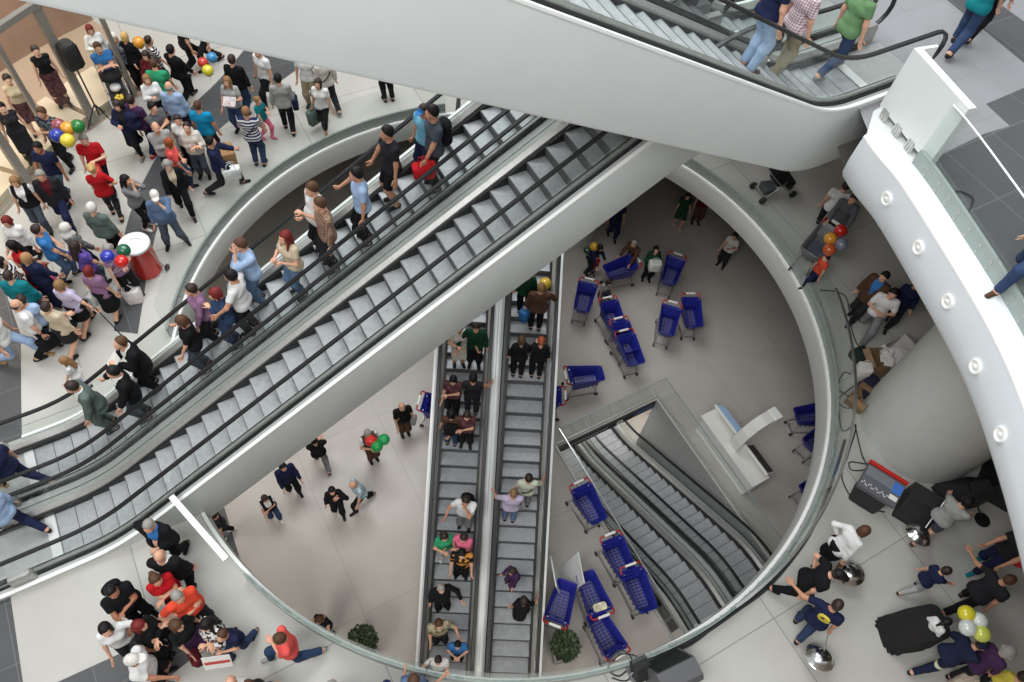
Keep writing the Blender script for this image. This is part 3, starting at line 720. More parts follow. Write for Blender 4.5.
# ------------------------------------------------------------------ sound gear
SPK = mat('black_speaker', srgb(44, 44, 46), .7, noise=.1, nscale=30); GRILL = mat('speaker_grille', srgb(46, 46, 48), .55, .4, bump=.6, nscale=160)
def wedge(c, rz, label, w=.62, d=.5, h=.5, lift=0, nm='monitor_speaker', m=None):
    s = thing(nm, label, 'speaker', (c.x, c.y, c.z+lift), rz)
    prof = [(-d/2, 0), (d/2, 0), (d/2, h*.28), (d*.08, h), (-d/2+.08, h), (-d/2, h-.1)]
    mb = MB(); vs = [(x, y, z) for x in (-w/2, w/2) for y, z in prof]; n = len(prof)
    mb.add(vs, [tuple(range(n)), tuple(range(2*n-1, n-1, -1))]+[(k, n+k, n+(k+1) % n, (k+1) % n) for k in range(n)]); mb.build('cabinet', m or SPK, s)
    y0, z0, y1, z1 = d/2-.0, h*.28, d*.08, h; nx = Vector((0, z1-z0, y0-y1)).normalized()
    mb = MB(); q = [Vector((x, y, z))+nx*.006 for x, y, z in ((-w*.44, y0-.02, z0+.03), (w*.44, y0-.02, z0+.03), (w*.44, y1+.02, z1-.03), (-w*.44, y1+.02, z1-.03))]
    mb.add(q+[v-nx*.01 for v in q], [(0, 1, 2, 3), (4, 7, 6, 5), (0, 4, 5, 1), (1, 5, 6, 2), (2, 6, 7, 3), (3, 7, 4, 0)]); mb.build('grille', GRILL, s)
    for sx in (-1, 1): MB().box((sx*(w/2+.005), -d*.15, h*.6), (.02, .14, .05), bev=.008).build('carry_handle', RUBBER, s)
    return s
wedge(at(914, 514, Z2), R(150), 'black wedge speaker beside the mixing desk, in front of the column', .72, .62, .62)
wedge(at(954, 497, Z2), R(20), 'black wedge speaker leaning against the column foot', .72, .58, .66)
wedge(at(994, 488, Z2), R(60), 'black speaker in the shade under the curved edge, right of the column', .74, .7, .8)
wedge(at(666, 676, Z2), R(30), 'grey-black stage speaker on the pale floor at the bottom picture edge', .72, .62, .74, nm='stage_speaker', m=mat('grey_speaker', srgb(92, 92, 94), .6))
bx = thing('flood_lamp', 'small square lamp box among cables beside the bottom speaker', 'lamp', at(637, 672, Z2), R(30))
MB().box((0, 0, .30), (.30, .22, .34), bev=.03, M=Matrix.Rotation(R(-35), 3, 'X')).build('lamp_box', SPK, bx)
MB().box((0, .085, .37), (.24, .015, .28), M=Matrix.Rotation(R(-35), 3, 'X')).build('lens_plate', mat('lamp_plate', srgb(120, 120, 118), .4), bx)
mb = MB(); mb.box((0, 0, .03), (.34, .3, .06), bev=.02); mb.tube([(-.17, 0, .05), (-.17, 0, .34)], .015, 6); mb.tube([(.17, 0, .05), (.17, 0, .34)], .015, 6); mb.build('bracket', ZINC, bx)
# mixing desk on its case
mc = at(864, 499, Z2); ma = heading(872, 494, Z2, -32)
MX = thing('mixing_desk', 'open mixing console with faders and a red edge, standing at the column foot', 'mixer', mc, ma)
MB().box((0, 0, .33), (.70, .52, .66), bev=.03).build('flight_case', SPK, MX)
Mt = Matrix.Rotation(R(7), 3, 'X')
con = MB().box((0, 0, .74), (.96, .66, .12), M=Mt, bev=.02).build('console', mat('console_grey', srgb(96, 98, 104), .5), MX)
mb = MB()
for i in range(16):
    for j in range(5): mb.tube([Mt @ Vector((-.43+i*.042, .05+j*.05, .06))+Vector((0, 0, .74)), Mt @ Vector((-.43+i*.042, .05+j*.05, .085))+Vector((0, 0, .74))], .011, 6)
mb.build('knobs', mat('knob_grey', srgb(190, 190, 195), .5), con)
mb = MB()
for i in range(16): mb.box(Mt @ Vector((-.43+i*.042, -.2+.04*math.sin(i*1.7), .075))+Vector((0, 0, .74)), (.02, .035, .022), M=Mt)
mb.build('faders', CWH, con)
MB().box(Mt @ Vector((.34, .12, .066))+Vector((0, 0, .74)), (.24, .26, .012), M=Mt).build('display', mat('desk_screen', srgb(60, 100, 170), .3, emit=.3), con)
MB().box(Mt @ Vector((.34, -.14, .066))+Vector((0, 0, .74)), (.20, .12, .012), M=Mt).build('paper_note', CWH, con)
MB().box(Mt @ Vector((0, .39, .03))+Vector((0, 0, .74)), (1.0, .10, .12), M=Mt, bev=.02).build('rear_rail', RED, MX)
MX.scale = (.78, .78, .92)
# microphone stand
st = thing('microphone_stand', 'thin black stand leaning behind the player in the white shirt', 'stand', at(982, 520, Z2))
mb = MB(); tp = at(966, 478, Z2+.9)-at(982, 520, Z2); mb.tube([(0, 0, .02), tp], .016, 8); mb.build('pole', RUBBER, st)
mb = MB(); mb.lathe([(.15, 0), (.15, .02), (.03, .04), (1e-5, .04)], seg=20); mb.build('base', RUBBER, st)
# cables
CAB = mat('grey_cable', srgb(48, 50, 52), .5)
def cable(pts, label, z=Z2, r=.013, name='cable'):
    v = [at(x, y, z+.02) for x, y in pts]; out = []
    for x, y in curve_pts([p.xy[:] for p in v], 6): out.append((x, y, z+.02))
    o = MB().tube(out, r, 6).build(name, CAB, smooth=True); return tag(o, label, 'cable', 'black cables on the pale floors')
cable([(838, 395), (842, 430), (856, 425), (848, 455), (842, 478), (858, 505), (885, 512)], 'cable looping from the column down to the mixing desk')
cable([(855, 425), (862, 455), (868, 468), (852, 470), (850, 462), (866, 464)], 'short cable with a coil beside the mixing desk')
cable([(820, 290), (845, 296), (852, 330), (858, 345), (870, 352)], 'cable running from the ring glass to the piled boxes')
cable([(845, 440), (836, 470), (825, 500), (806, 540), (770, 585), (735, 612), (700, 636), (655, 660)], 'long cable bundle lying along the ring glass from column to speaker', r=.03)
cable([(800, 548), (760, 592), (720, 622), (690, 645), (660, 655), (648, 668)], 'second cable bundle beside the long one at the glass foot', r=.02)
cable([(608, 662), (620, 650), (632, 660), (620, 676), (608, 668), (622, 654), (640, 660), (628, 680), (612, 678)], 'tangled cable heap left of the bottom speaker')
cable([(852, 398), (838, 388), (846, 372), (862, 390), (850, 408), (838, 400), (856, 384)], 'tangled cable heap beside the column, under the boxes')
cable([(948, 202), (956, 191), (973, 198), (968, 213), (962, 223), (976, 240), (984, 262), (998, 286)], 'black cable curling on the dark tiles behind the bolted glass', z=Z3, r=.012)
cable([(420, 690), (426, 672), (431, 660)], 'loose wire on the glass edge at the bottom centre', r=.008)
# boxes and bags piled beside the column
CARD = mat('brown_cardboard', srgb(140, 112, 84), .85, noise=.08); PAPER = mat('white_paper', srgb(214, 210, 204), .8, noise=.03, nscale=14); DKGREEN = mat('dark_green_cloth', srgb(30, 48, 40), .9); NAVYC = mat('navy_cloth', srgb(24, 28, 50), .9)
def openbox(c, size, rz, label, m, nm='carton', fill=None):
    t = thing(nm, label, 'box', c, rz); x, y, z = size; w = .012; mb = MB()
    mb.box((0, 0, w/2), (x, y, w))
    for sx in (-1, 1): mb.box((sx*(x/2-w/2), 0, z/2), (w, y, z)); mb.box((0, sx*(y/2-w/2), z/2), (x, w, z))
    mb.build('walls', m, t)
    mb = MB()
    for sx in (-1, 1): mb.box((sx*(x/2+.06), 0, z-.02), (.14, y*.96, .008), M=Matrix.Rotation(R(25*sx), 3, 'Y'))
    mb.build('flaps', m, t)
    return t
openbox(at(893, 358, Z2), (.62, .52, .42), R(35), 'white crate full of crumpled paper in front of the shaded shoppers', PAPER, 'crate')
mb = MB(); rnd = random.Random(5); c = at(893, 358, Z2+.42)
for k in range(30): mb.box((c.x+rnd.uniform(-.2, .2), c.y+rnd.uniform(-.16, .16), c.z+rnd.uniform(-.05, .1)), (.26, .18, .012), M=Matrix.Rotation(rnd.uniform(0, 6), 3, 'Z') @ Matrix.Rotation(rnd.uniform(-.5, .5), 3, 'X'))
tag(tag(mb.build('crumpled_paper', PAPER), 'heap of crumpled white paper lying in the crate by the column', 'paper'), kind='stuff')
openbox(at(870, 368, Z2), (.34, .5, .45), R(10), 'open brown carton left of the white crate', CARD)
openbox(at(856, 403, Z2), (.40, .40, .36), R(50), 'small carton with white lining beside the column and cables', CARD)
def bag(c, label, m, w=.34, d=.14, h=.38, rz=0., hm=None, nm='shopping_bag', sag=.9, z=0):
    t = thing(nm, label, 'bag', (c[0], c[1], c[2]+z), rz)
    MB().box((0, 0, h/2), (w*sag, d*1.15, h), taper=1/sag, bev=.03).build('body', m, t, True)
    mb = MB()
    for sy in (-1, 1): mb.tube([(-w*.25, sy*d*.4, h-.01), (-w*.2, sy*d*.3, h+.12), (0, sy*d*.12, h+.17), (w*.2, sy*d*.3, h+.12), (w*.25, sy*d*.4, h-.01)], .008, 5)
    mb.build('handles', hm or m, t)
    return t
bag(at(857, 358, Z2), 'dark green bag lying on the floor behind the ring glass', DKGREEN, .4, .26, .22, R(30))
bag(at(866, 391, Z2), 'dark navy bag between the carton and the column', NAVYC, .5, .3, .3, R(40))
bag(at(856, 378, Z2), 'white paper bag beside the open brown carton', PAPER, .3, .2, .5, R(0))
# cloth covered table
BC = mat('black_cloth', srgb(26, 22, 24), .9, noise=.2, nscale=5)
tc = at(903, 633, Z2); ta = heading(914, 628, Z2, 12)
mb = MB(); rings = []
for k, (z, f) in enumerate(((.0, 1.12), (.25, 1.06), (.5, 1.02), (.70, 1.0), (.74, .96))):
    row = []
    for i in range(48):
        a = 2*math.pi*i/48; ex = 5; cx = abs(math.cos(a))**(2/ex)*math.copysign(1, math.cos(a)); cy = abs(math.sin(a))**(2/ex)*math.copysign(1, math.sin(a))
        wv = 1+.045*math.sin(i*2.1)*(1-z/.75); row.append((.41*cx*f*wv, .30*cy*f*wv, z+.012))
    rings.append(row)
vs = [v for r_ in rings for v in r_]
mb.add(vs, [(i*48+k, i*48+(k+1) % 48, (i+1)*48+(k+1) % 48, (i+1)*48+k) for i in range(4) for k in range(48)]+[tuple(4*48+k for k in range(48))])
tag(mb.build('cloth_covered_table', BC, None, True, (tc.x, tc.y, tc.z), ta), 'small table fully draped in black cloth, in the middle of the drummers', 'table')
# ------------------------------------------------------------------ buggies
FAB = mat('black_buggy_fabric', srgb(26, 26, 30), .85); FABG = mat('grey_buggy_fabric', srgb(70, 74, 78), .85)
def buggy(c, rz, label, hood=FAB):
    t = thing('baby_stroller', label, 'stroller', c, rz); mb = MB()
    for sx in (-1, 1):
        mb.tube([(sx*.25, -.55, 1.02), (sx*.25, -.1, .55), (sx*.24, .42, .12)], .014, 6); mb.tube([(sx*.25, -.42, .10), (sx*.25, .05, .62)], .013, 6)
    mb.tube([(-.25, -.55, 1.02), (.25, -.55, 1.02)], .018, 8); mb.tube([(-.25, -.42, .12), (.25, -.42, .12)], .012, 6); mb.tube([(-.24, .42, .12), (.24, .42, .12)], .012, 6); mb.build('frame', ZINC, t, True)
    mb = MB(); mb.box((0, .08, .46), (.40, .42, .08), bev=.03); mb.box((0, -.2, .68), (.40, .09, .50), M=Matrix.Rotation(R(22), 3, 'X'), bev=.03); mb.box((0, .36, .33), (.36, .08, .26), M=Matrix.Rotation(R(-15), 3, 'X'), bev=.02); mb.build('seat', FAB, t, True)
    mb = MB(); vs = []; 
    for i in range(9):
        a = R(20+i*14)
        for j in range(9):
            b = R(-90+j*22.5); vs.append((.235*math.sin(b), -.22+.36*math.cos(a)*(.35+.65*math.cos(b)), .72+.36*math.sin(a)*(.35+.65*math.cos(b))))
    mb.add(vs, [(i*9+j, i*9+j+1, i*9+10+j, i*9+9+j) for i in range(8) for j in range(8)]); o = mb.build('hood', hood, t, True)
    md = o.modifiers.new('thickness', 'SOLIDIFY'); md.thickness = .015
    MB().box((0, -.22, .25), (.36, .34, .16), bev=.04).build('basket', FABG, t)
    for x, y in ((-.27, -.44), (.27, -.44), (-.24, .44), (.24, .44)):
        MB().lathe([(.02, -.022), (.05, -.02), (.10, -.024), (.10, .024), (.05, .02), (.02, .022)], (x, y, .10), 18, 0, Matrix.Rotation(R(90), 3, 'Y')).build('wheel', RUBBER, t, True)
    return t
buggy(at(772, 193, Z2), heading(772, 193, Z2, 10)-math.pi/2, 'black folding buggy parked in the shade under the top escalator')
BG = buggy(at(124, 106, Z2), heading(124, 106, Z2, -70)-math.pi/2, 'black baby buggy with a white blanket and yellow toy in the crowd by the shop')
MB().ball((0, .02, .60), .13, 16, 0, .8).build('blanket', CWH, BG, True)
mb = MB(); [mb.ball((.07*math.cos(k*1.257), .30+.07*math.sin(k*1.257), .50), .045, 10) for k in range(5)]; mb.build('flower_toy', mat('toy_yellow', srgb(220, 190, 70), .6), BG, True)
TW = thing('luggage_trolley', 'two-wheeled trolley leaning behind the litter bin, its small black wheels showing', 'trolley', at(161, 268, Z2), heading(161, 268, Z2, 60))
mb = MB(); mb.tube([(0, -.16, .07), (0, .16, .07)], .012, 6)
for sy in (-1, 1): mb.tube([(0, sy*.13, .07), (-.10, sy*.12, .45), (-.16, sy*.10, .8)], .011, 6)
mb.tube([(-.16, -.10, .8), (-.16, .10, .8)], .013, 6); mb.build('frame', ZINC, TW, True)
for sy in (-1, 1): MB().lathe([(.02, -.02), (.075, -.02), (.075, .02), (.02, .02)], (0, sy*.17, .075), 18, 0, Matrix.Rotation(R(90), 3, 'X')).build('wheel', RUBBER, TW, True)
# ------------------------------------------------------------------ balloons
def balloon(px, py, z, col, label, r=.135, to=None, group=None):
    c = at(px, py, z); name = 'balloon'
    t = thing(name, label, 'balloon', (c.x, c.y, c.z-.4), 0, group)
    m = mat('balloon_%d_%d_%d' % col, srgb(*col), .18, spec=.6, coat=.4)
    prof = [(1e-5, -r*1.28), (.012, -r*1.24), (.02, -r*1.16), (r*.42, -r*.92), (r*.78, -r*.55), (r*.97, -r*.1), (r, r*.22), (r*.9, r*.6), (r*.66, r*.88), (r*.34, r*1.04), (1e-5, r*1.09)]
    MB().lathe(prof, (0, 0, .4), 24).build('skin', m, t, True)
    e = Vector((0, 0, -.55)) if to is None else Vector(to)-Vector((c.x, c.y, c.z-.4))
    MB().tube([(0, 0, .4-r*1.2), e], .004, 4).build('string', CWH, t)
    return t
zc = Z2+1.95; h1 = at(79, 152, Z2+1.1); G = 'balloons above the man in the red polo'
for px, py, col, lb in ((59, 126, (150, 76, 84), 'dull pink balloon of the bunch held over the red polo'), (68, 129, (226, 160, 50), 'orange balloon of the bunch held over the red polo'), (78, 127, (30, 120, 50), 'green balloon of the bunch held over the red polo'), (57, 136, (40, 60, 160), 'blue balloon of the bunch held over the red polo'), (68, 141, (228, 206, 60), 'yellow balloon, lowest of the bunch held over the red polo')):
    balloon(px, py, zc, col, lb, .145, h1, G)
h1 = at(111, 275, Z2+1.0); G = 'balloons beside the red litter bin'
for px, py, col, lb in ((108, 257, (44, 54, 170), 'blue balloon next to the red litter bin'), (124, 251, (24, 96, 66), 'green balloon in front of the white bin lid'), (122, 262, (206, 30, 26), 'red balloon just left of the litter bin')):
    balloon(px, py, Z2+1.7, col, lb, .13, h1, G)
h1 = at(366, 446, Z1+1.0); G = 'balloons of the lone shopper on the market floor'
for px, py, col, lb in ((371, 441, (214, 40, 34), 'red balloon carried across the open market floor'), (384, 440, (30, 158, 84), 'larger green balloon carried across the open market floor'), (377, 447, (30, 150, 70), 'lower green balloon carried across the open market floor')):
    balloon(px, py, Z1+1.5, col, lb, .15, h1, G)
h1 = at(846, 238, Z2+1.0); G = 'balloons at the shaded cart'
for px, py, col, lb in ((840, 231, (196, 36, 30), 'red balloon above the cart in the shade of the curved edge'), (830, 239, (214, 150, 50), 'yellow balloon above the cart in the shade of the curved edge'), (829, 250, (186, 84, 40), 'orange balloon above the cart in the shade of the curved edge'), (841, 245, (120, 124, 140), 'grey balloon above the cart in the shade of the curved edge')):
    balloon(px, py, Z2+1.5, col, lb, .14, h1, G)
h1 = at(975, 642, Z2+1.0); G = 'balloons at the lower right'
for px, py, col, lb in ((966, 614, (214, 202, 50), 'yellow balloon beside the man in the dark shirt, lower right'), (978, 621, (214, 218, 214), 'upper white balloon at the lower right'), (967, 628, (206, 210, 206), 'lower white balloon at the lower right'), (981, 634, (200, 206, 90), 'pale green-yellow balloon touching the navy cap, lower right')):
    balloon(px, py, Z2+1.5, col, lb, .135, h1, G)
balloon(139, 43, Z2+1.7, (216, 150, 44), 'single orange balloon in the crowd next to the striped shirt', .14, at(143, 60, Z2+1.0))
balloon(594, 247, Z1+1.4, (206, 160, 40), 'yellow balloon at the dim column foot on the market floor', .14, at(596, 262, Z1+.7))
balloon(587, 251, Z1+1.3, (50, 70, 60), 'dark green balloon at the dim column foot on the market floor', .12, at(596, 262, Z1+.7))
balloon(1019, 561, Z2+1.0, (190, 24, 24), 'red balloon at the right picture edge beneath the white curve', .13, at(1020, 575, Z2+.5))
balloon(208, 71, Z2+1.0, (222, 208, 60), 'yellow balloon in the small bunch under the top escalator edge', .14, at(212, 80, Z2+.7), 'balloons under the white escalator edge')
balloon(203, 63, Z2+1.0, (200, 60, 44), 'red balloon in the small bunch under the top escalator edge', .13, at(212, 80, Z2+.7), 'balloons under the white escalator edge')
balloon(212, 58, Z2+1.0, (60, 140, 190), 'light blue balloon in the small bunch under the top escalator edge', .13, at(212, 80, Z2+.7), 'balloons under the white escalator edge')
# ------------------------------------------------------------------ people: implicit surfaces meshed with surface nets
_OFF = np.array([[i, j, k] for i in (0, 1) for j in (0, 1) for k in (0, 1)])
_EDG = [(a, b) for a in range(8) for b in range(a+1, 8) if np.abs(_OFF[a]-_OFF[b]).sum() == 1]
def nets(F, org, h):
    S = F < 0; c = sum(S[i:S.shape[0]-1+i, j:S.shape[1]-1+j, k:S.shape[2]-1+k].astype(np.int8) for i, j, k in _OFF)
    idx = np.argwhere((c > 0) & (c < 8))
    if len(idx) == 0: return np.zeros((0, 3)), np.zeros((0, 4), int)
    cv = np.stack([F[idx[:, 0]+o[0], idx[:, 1]+o[1], idx[:, 2]+o[2]] for o in _OFF], 1)
    acc = np.zeros((len(idx), 3)); cnt = np.zeros(len(idx))
    for a, b in _EDG:
        va, vb = cv[:, a], cv[:, b]; m = (va < 0) != (vb < 0)
        t = np.where(m, va/np.where(m, va-vb, 1), 0)
        acc += np.where(m[:, None], _OFF[a]+t[:, None]*(_OFF[b]-_OFF[a]), 0); cnt += m
    V = org+h*(idx+acc/cnt[:, None])
    ID = -np.ones(c.shape, int); ID[idx[:, 0], idx[:, 1], idx[:, 2]] = np.arange(len(idx))
    Q = []
    for ax in range(3):
        u, v = (ax+1) % 3, (ax+2) % 3
        sl0 = [slice(None)]*3; sl1 = [slice(None)]*3; sl0[ax] = slice(0, -1); sl1[ax] = slice(1, None)
        d = S[tuple(sl0)].astype(int)-S[tuple(sl1)]; e = np.argwhere(d != 0); s = d[d != 0]
        ok = (e[:, u] > 0) & (e[:, v] > 0) & (e[:, u] < F.shape[u]-1) & (e[:, v] < F.shape[v]-1); e, s = e[ok], s[ok]
        du = np.zeros(3, int); du[u] = 1; dv = np.zeros(3, int); dv[v] = 1
        q = np.stack([ID[tuple((e-o).T)] for o in (du+dv, dv, 0*du, du)], 1)
        q[s < 0] = q[s < 0][:, ::-1]; Q.append(q)
    Q = np.concatenate(Q); return V, Q[(Q >= 0).all(1)]
def rc(a, b, ra, rb): return ('c', np.array(a, float), np.array(b, float), ra, rb)
def el(c, r, Rm=None): return ('e', np.array(c, float), np.array(r, float), Rm)
def field(prims, h, k=.03, infl=0.0, pad=.03):
    lo = np.full(3, 1e9); hi = -lo
    for p in prims:
        if p[0] == 'c':
            r = max(p[3], p[4]); lo = np.minimum(lo, np.minimum(p[1], p[2])-r); hi = np.maximum(hi, np.maximum(p[1], p[2])+r)
        else: lo = np.minimum(lo, p[1]-max(p[2])); hi = np.maximum(hi, p[1]+max(p[2]))
    lo -= infl+pad+h; hi += infl+pad+h; n = np.ceil((hi-lo)/h).astype(int)+1
    ax = [lo[i]+h*np.arange(n[i]) for i in range(3)]; F = np.full(n, .5)
    for p in prims:
        if p[0] == 'c': r = max(p[3], p[4]); a = np.minimum(p[1], p[2])-r; b = np.maximum(p[1], p[2])+r
        else: r = max(p[2]); a = p[1]-r; b = p[1]+r
        m = infl+k+2*h; i0 = np.maximum(((a-m-lo)/h).astype(int), 0); i1 = np.minimum(((b+m-lo)/h).astype(int)+2, n)
        X, Y, Z = np.meshgrid(ax[0][i0[0]:i1[0]], ax[1][i0[1]:i1[1]], ax[2][i0[2]:i1[2]], indexing='ij', sparse=True)
        if p[0] == 'c':
            A, B = p[1], p[2]; ab = B-A; l2 = ab.dot(ab)+1e-12
            t = np.clip(((X-A[0])*ab[0]+(Y-A[1])*ab[1]+(Z-A[2])*ab[2])/l2, 0, 1)
            d = np.sqrt((X-A[0]-t*ab[0])**2+(Y-A[1]-t*ab[1])**2+(Z-A[2]-t*ab[2])**2)-(p[3]+t*(p[4]-p[3]))
        else:
            x, y, z = X-p[1][0], Y-p[1][1], Z-p[1][2]
            if p[3] is not None:
                M = p[3]; x, y, z = M[0, 0]*x+M[1, 0]*y+M[2, 0]*z, M[0, 1]*x+M[1, 1]*y+M[2, 1]*z, M[0, 2]*x+M[1, 2]*y+M[2, 2]*z
            d = (np.sqrt((x/p[2][0])**2+(y/p[2][1])**2+(z/p[2][2])**2)-1)*min(p[2])
        d = d-infl; G = F[i0[0]:i1[0], i0[1]:i1[1], i0[2]:i1[2]]
        hh = np.maximum(k-np.abs(G-d), 0)/k
        F[i0[0]:i1[0], i0[1]:i1[1], i0[2]:i1[2]] = np.minimum(G, d)-hh*hh*k*.25
    return F, lo, np.meshgrid(*ax, indexing='ij', sparse=True)
def half(XYZ, p, n): n = np.array(n, float); n /= np.linalg.norm(n); return (XYZ[0]-p[0])*n[0]+(XYZ[1]-p[1])*n[1]+(XYZ[2]-p[2])*n[2]
def np_mesh(name, V, Q, mats, mi=None, parent=None):
    me = bpy.data.meshes.new(name); me.vertices.add(len(V)); me.vertices.foreach_set('co', np.ascontiguousarray(V, dtype=np.float32).ravel())
    me.loops.add(len(Q)*4); me.loops.foreach_set('vertex_index', np.ascontiguousarray(Q, dtype=np.int32).ravel())
    me.polygons.add(len(Q)); me.polygons.foreach_set('loop_start', np.arange(0, len(Q)*4, 4, dtype=np.int32)); me.polygons.foreach_set('loop_total', np.full(len(Q), 4, dtype=np.int32))
    for m in mats: me.materials.append(m)
    if mi is not None: me.polygons.foreach_set('material_index', np.ascontiguousarray(mi, dtype=np.int32))
    me.polygons.foreach_set('use_smooth', np.ones(len(Q), dtype=bool)); me.update(calc_edges=True); me.validate()
    o = bpy.data.objects.new(name, me); COL.objects.link(o)
    if parent is not None: o.parent = parent
    return o
# ---- templates: head, hair, hand
def make_head():
    pr = [el((0, -.012, .030), (.076, .094, .104)), rc((0, .015, -.02), (0, .050, -.084), .066, .040), rc((0, .02, .0), (0, .05, -.03), .066, .050),
          rc((0, .084, .022), (0, .105, -.018), .009, .0145), el((.079, -.008, -.008), (.013, .024, .032)), el((-.079, -.008, -.008), (.013, .024, .032)),
          rc((-.034, .077, .034), (.034, .077, .034), .014, .014), el((.035, .070, -.028), (.026, .022, .022)), el((-.035, .070, -.028), (.026, .022, .022)),
          rc((-.016, .088, -.056), (.016, .088, -.056), .0095, .0095), rc((0, -.02, -.05), (0, -.032, -.17), .054, .058)]
    F, lo, G = field(pr, .0095, .018); V, Q = nets(F, lo, .0095)
    C = V[Q].mean(1); mi = np.zeros(len(Q), int)
    mi[(np.abs(C[:, 0]) < .026) & (np.abs(C[:, 2]+.056) < .010) & (C[:, 1] > .07)] = 2
    vs, qs, ms = [V], [Q], [mi]; o = len(V)
    for sx in (-1, 1):                                     # eyeballs with iris
        e, _, _ = None, None, None
        F2_, lo2, _ = field([el((sx*.033, .076, .014), (.0155, .0135, .0105))], .006, .004); v2, q2 = nets(F2_, lo2, .006)
        c2 = v2[q2].mean(1); m2 = np.where(np.hypot(c2[:, 0]-sx*.033, c2[:, 2]-.014) < .0065, 1, 4)
        vs.append(v2); qs.append(q2+o); ms.append(m2); o += len(v2)
        F2_, lo2, _ = field([rc((sx*.018, .0905, .038), (sx*.048, .079, .040), .0042, .0036)], .005, .003); v2, q2 = nets(F2_, lo2, .005)
        vs.append(v2); qs.append(q2+o); ms.append(np.full(len(q2), 3)); o += len(v2)
    return np.concatenate(vs), np.concatenate(qs), np.concatenate(ms)
HEAD = make_head()
def make_hair(kind):
    h = .0105
    def f(pr, k=.02): return field(pr, h, k)
    if kind in ('short', 'crop', 'bun', 'pony'):
        th = .008 if kind == 'crop' else .017
        pr = [el((0, -.015, .034), (.078+th, .096+th, .106+th))]
        if kind == 'bun': pr.append(el((0, -.125, .06), (.045, .04, .045)))
        if kind == 'pony': pr += [rc((0, -.11, .05), (0, -.15, -.02), .032, .034), rc((0, -.15, -.02), (0, -.13, -.17), .034, .016)]
        F, lo, G = f(pr); X, Y, Z = G
        face = np.maximum(half(G, (0, .048, .07), (0, .83, -.56)), half(G, (0, .068, 0), (0, 1, .05)))
        F = np.maximum(F, np.where((Y > -.11), face, -1)); F = np.maximum(F, np.where(Y > -.11, -(Z+.062-.25*np.maximum(-Y-.02, 0)*0-.5*np.maximum(Y, 0)), -1))
    elif kind in ('bob', 'long', 'curly'):
        pr = [el((0, -.018, .030), (.098, .115, .122)), rc((.062, -.02, -.03), (.066, -.01, -.10), .036, .026), rc((-.062, -.02, -.03), (-.066, -.01, -.10), .036, .026), rc((-.03, -.075, -.04), (.03, -.075, -.04), .05, .05)]
        if kind == 'long': pr += [rc((-.04, -.085, -.05), (-.04, -.115, -.30), .052, .04), rc((.04, -.085, -.05), (.04, -.115, -.30), .052, .04), rc((.075, .0, -.08), (.085, .02, -.24), .03, .02), rc((-.075, .0, -.08), (-.085, .02, -.24), .03, .02)]
        if kind == 'curly': pr += [el((.07, -.04, .02), (.06, .06, .07)), el((-.07, -.04, .02), (.06, .06, .07)), el((0, -.08, .05), (.08, .06, .08)), el((0, -.02, .11), (.08, .08, .05))]
        F, lo, G = f(pr); X, Y, Z = G
        open_ = np.minimum(np.minimum(.062-np.abs(X), Y-.018), .072-Z)
        F = np.maximum(F, open_)
    elif kind == 'ring':
        F, lo, G = f([el((0, -.012, .02), (.089, .106, .112))]); X, Y, Z = G
        F = np.maximum(F, np.maximum(Z-.035, np.maximum(-Z-.05, Y-.015)))
    elif kind == 'cap':
        F, lo, G = f([el((0, -.012, .045), (.092, .110, .100)), el((0, .115, .052), (.072, .075, .012))]); X, Y, Z = G
        F = np.maximum(F, .040-Z)
    else:                                                   # headscarf
        F, lo, G = f([el((0, -.018, .03), (.100, .118, .125)), rc((0, -.03, -.05), (0, -.03, -.15), .085, .13), rc((0, .02, -.11), (0, .03, -.19), .07, .11)], .03); X, Y, Z = G
        F = np.maximum(F, np.minimum(np.minimum(.056-np.abs(X), Y-.02), np.minimum(.07-Z, Z+.085)))
    return nets(F, lo, h)
HAIR = {k: make_hair(k) for k in ('short', 'crop', 'bun', 'pony', 'bob', 'long', 'curly', 'ring', 'cap', 'scarf')}
def make_hand(curl):
    """left hand, wrist at the origin, fingers along +X, back of the hand +Z, thumb towards +Y"""
    pr = [rc((.0, 0, 0), (.035, 0, 0), .024, .026), rc((.03, .022, .002), (.085, .030, .002), .017, .015), rc((.03, .006, .003), (.088, .009, .004), .017, .015), rc((.03, -.010, .002), (.085, -.012, .003), .017, .015), rc((.03, -.024, 0), (.078, -.031, 0), .016, .014)]
    for y, x0, l, r, sp in ((.031, .088, .074, .0088, .07), (.010, .091, .082, .0092, .02), (-.013, .088, .075, .0088, -.04), (-.033, .080, .058, .0078, -.10)):
        p = np.array((x0-.012, y, .003)); a = 0
        for s, cu in ((.45, .6), (.32, 1.0), (.26, .9)):
            a += curl*cu; q = p+l*s*1.12*np.array((math.cos(a)*math.cos(sp), math.cos(a)*math.sin(sp), -math.sin(a))); pr.append(rc(p, q, r, r*.94)); p = q
    p = np.array((.018, .020, -.004))
    for v, l, r in (((.62, .74, -.18), .040, .0125), ((.80, .50, -.34), .034, .0105), ((.90, .22, -.38), .028, .0092)):
        q = p+l*np.array(v); pr.append(rc(p, q, r, r*.92)); p = q
    F, lo, G = field(pr, .0068, .0055, 0, .01); return nets(F, lo, .0068)
HANDS = {'relaxed': make_hand(.32), 'grip': make_hand(1.05), 'flat': make_hand(.12)}
SKINS = {'a': (214, 164, 136), 'b': (196, 144, 116), 'c': (176, 122, 94), 'd': (226, 182, 158)}
HAIRC = {'black': (22, 18, 18), 'dark': (46, 32, 26), 'brown': (84, 58, 40), 'light': (140, 106, 70), 'blond': (196, 160, 104), 'red': (112, 34, 32), 'ginger': (150, 76, 44), 'grey': (150, 146, 140), 'white': (216, 212, 204)}
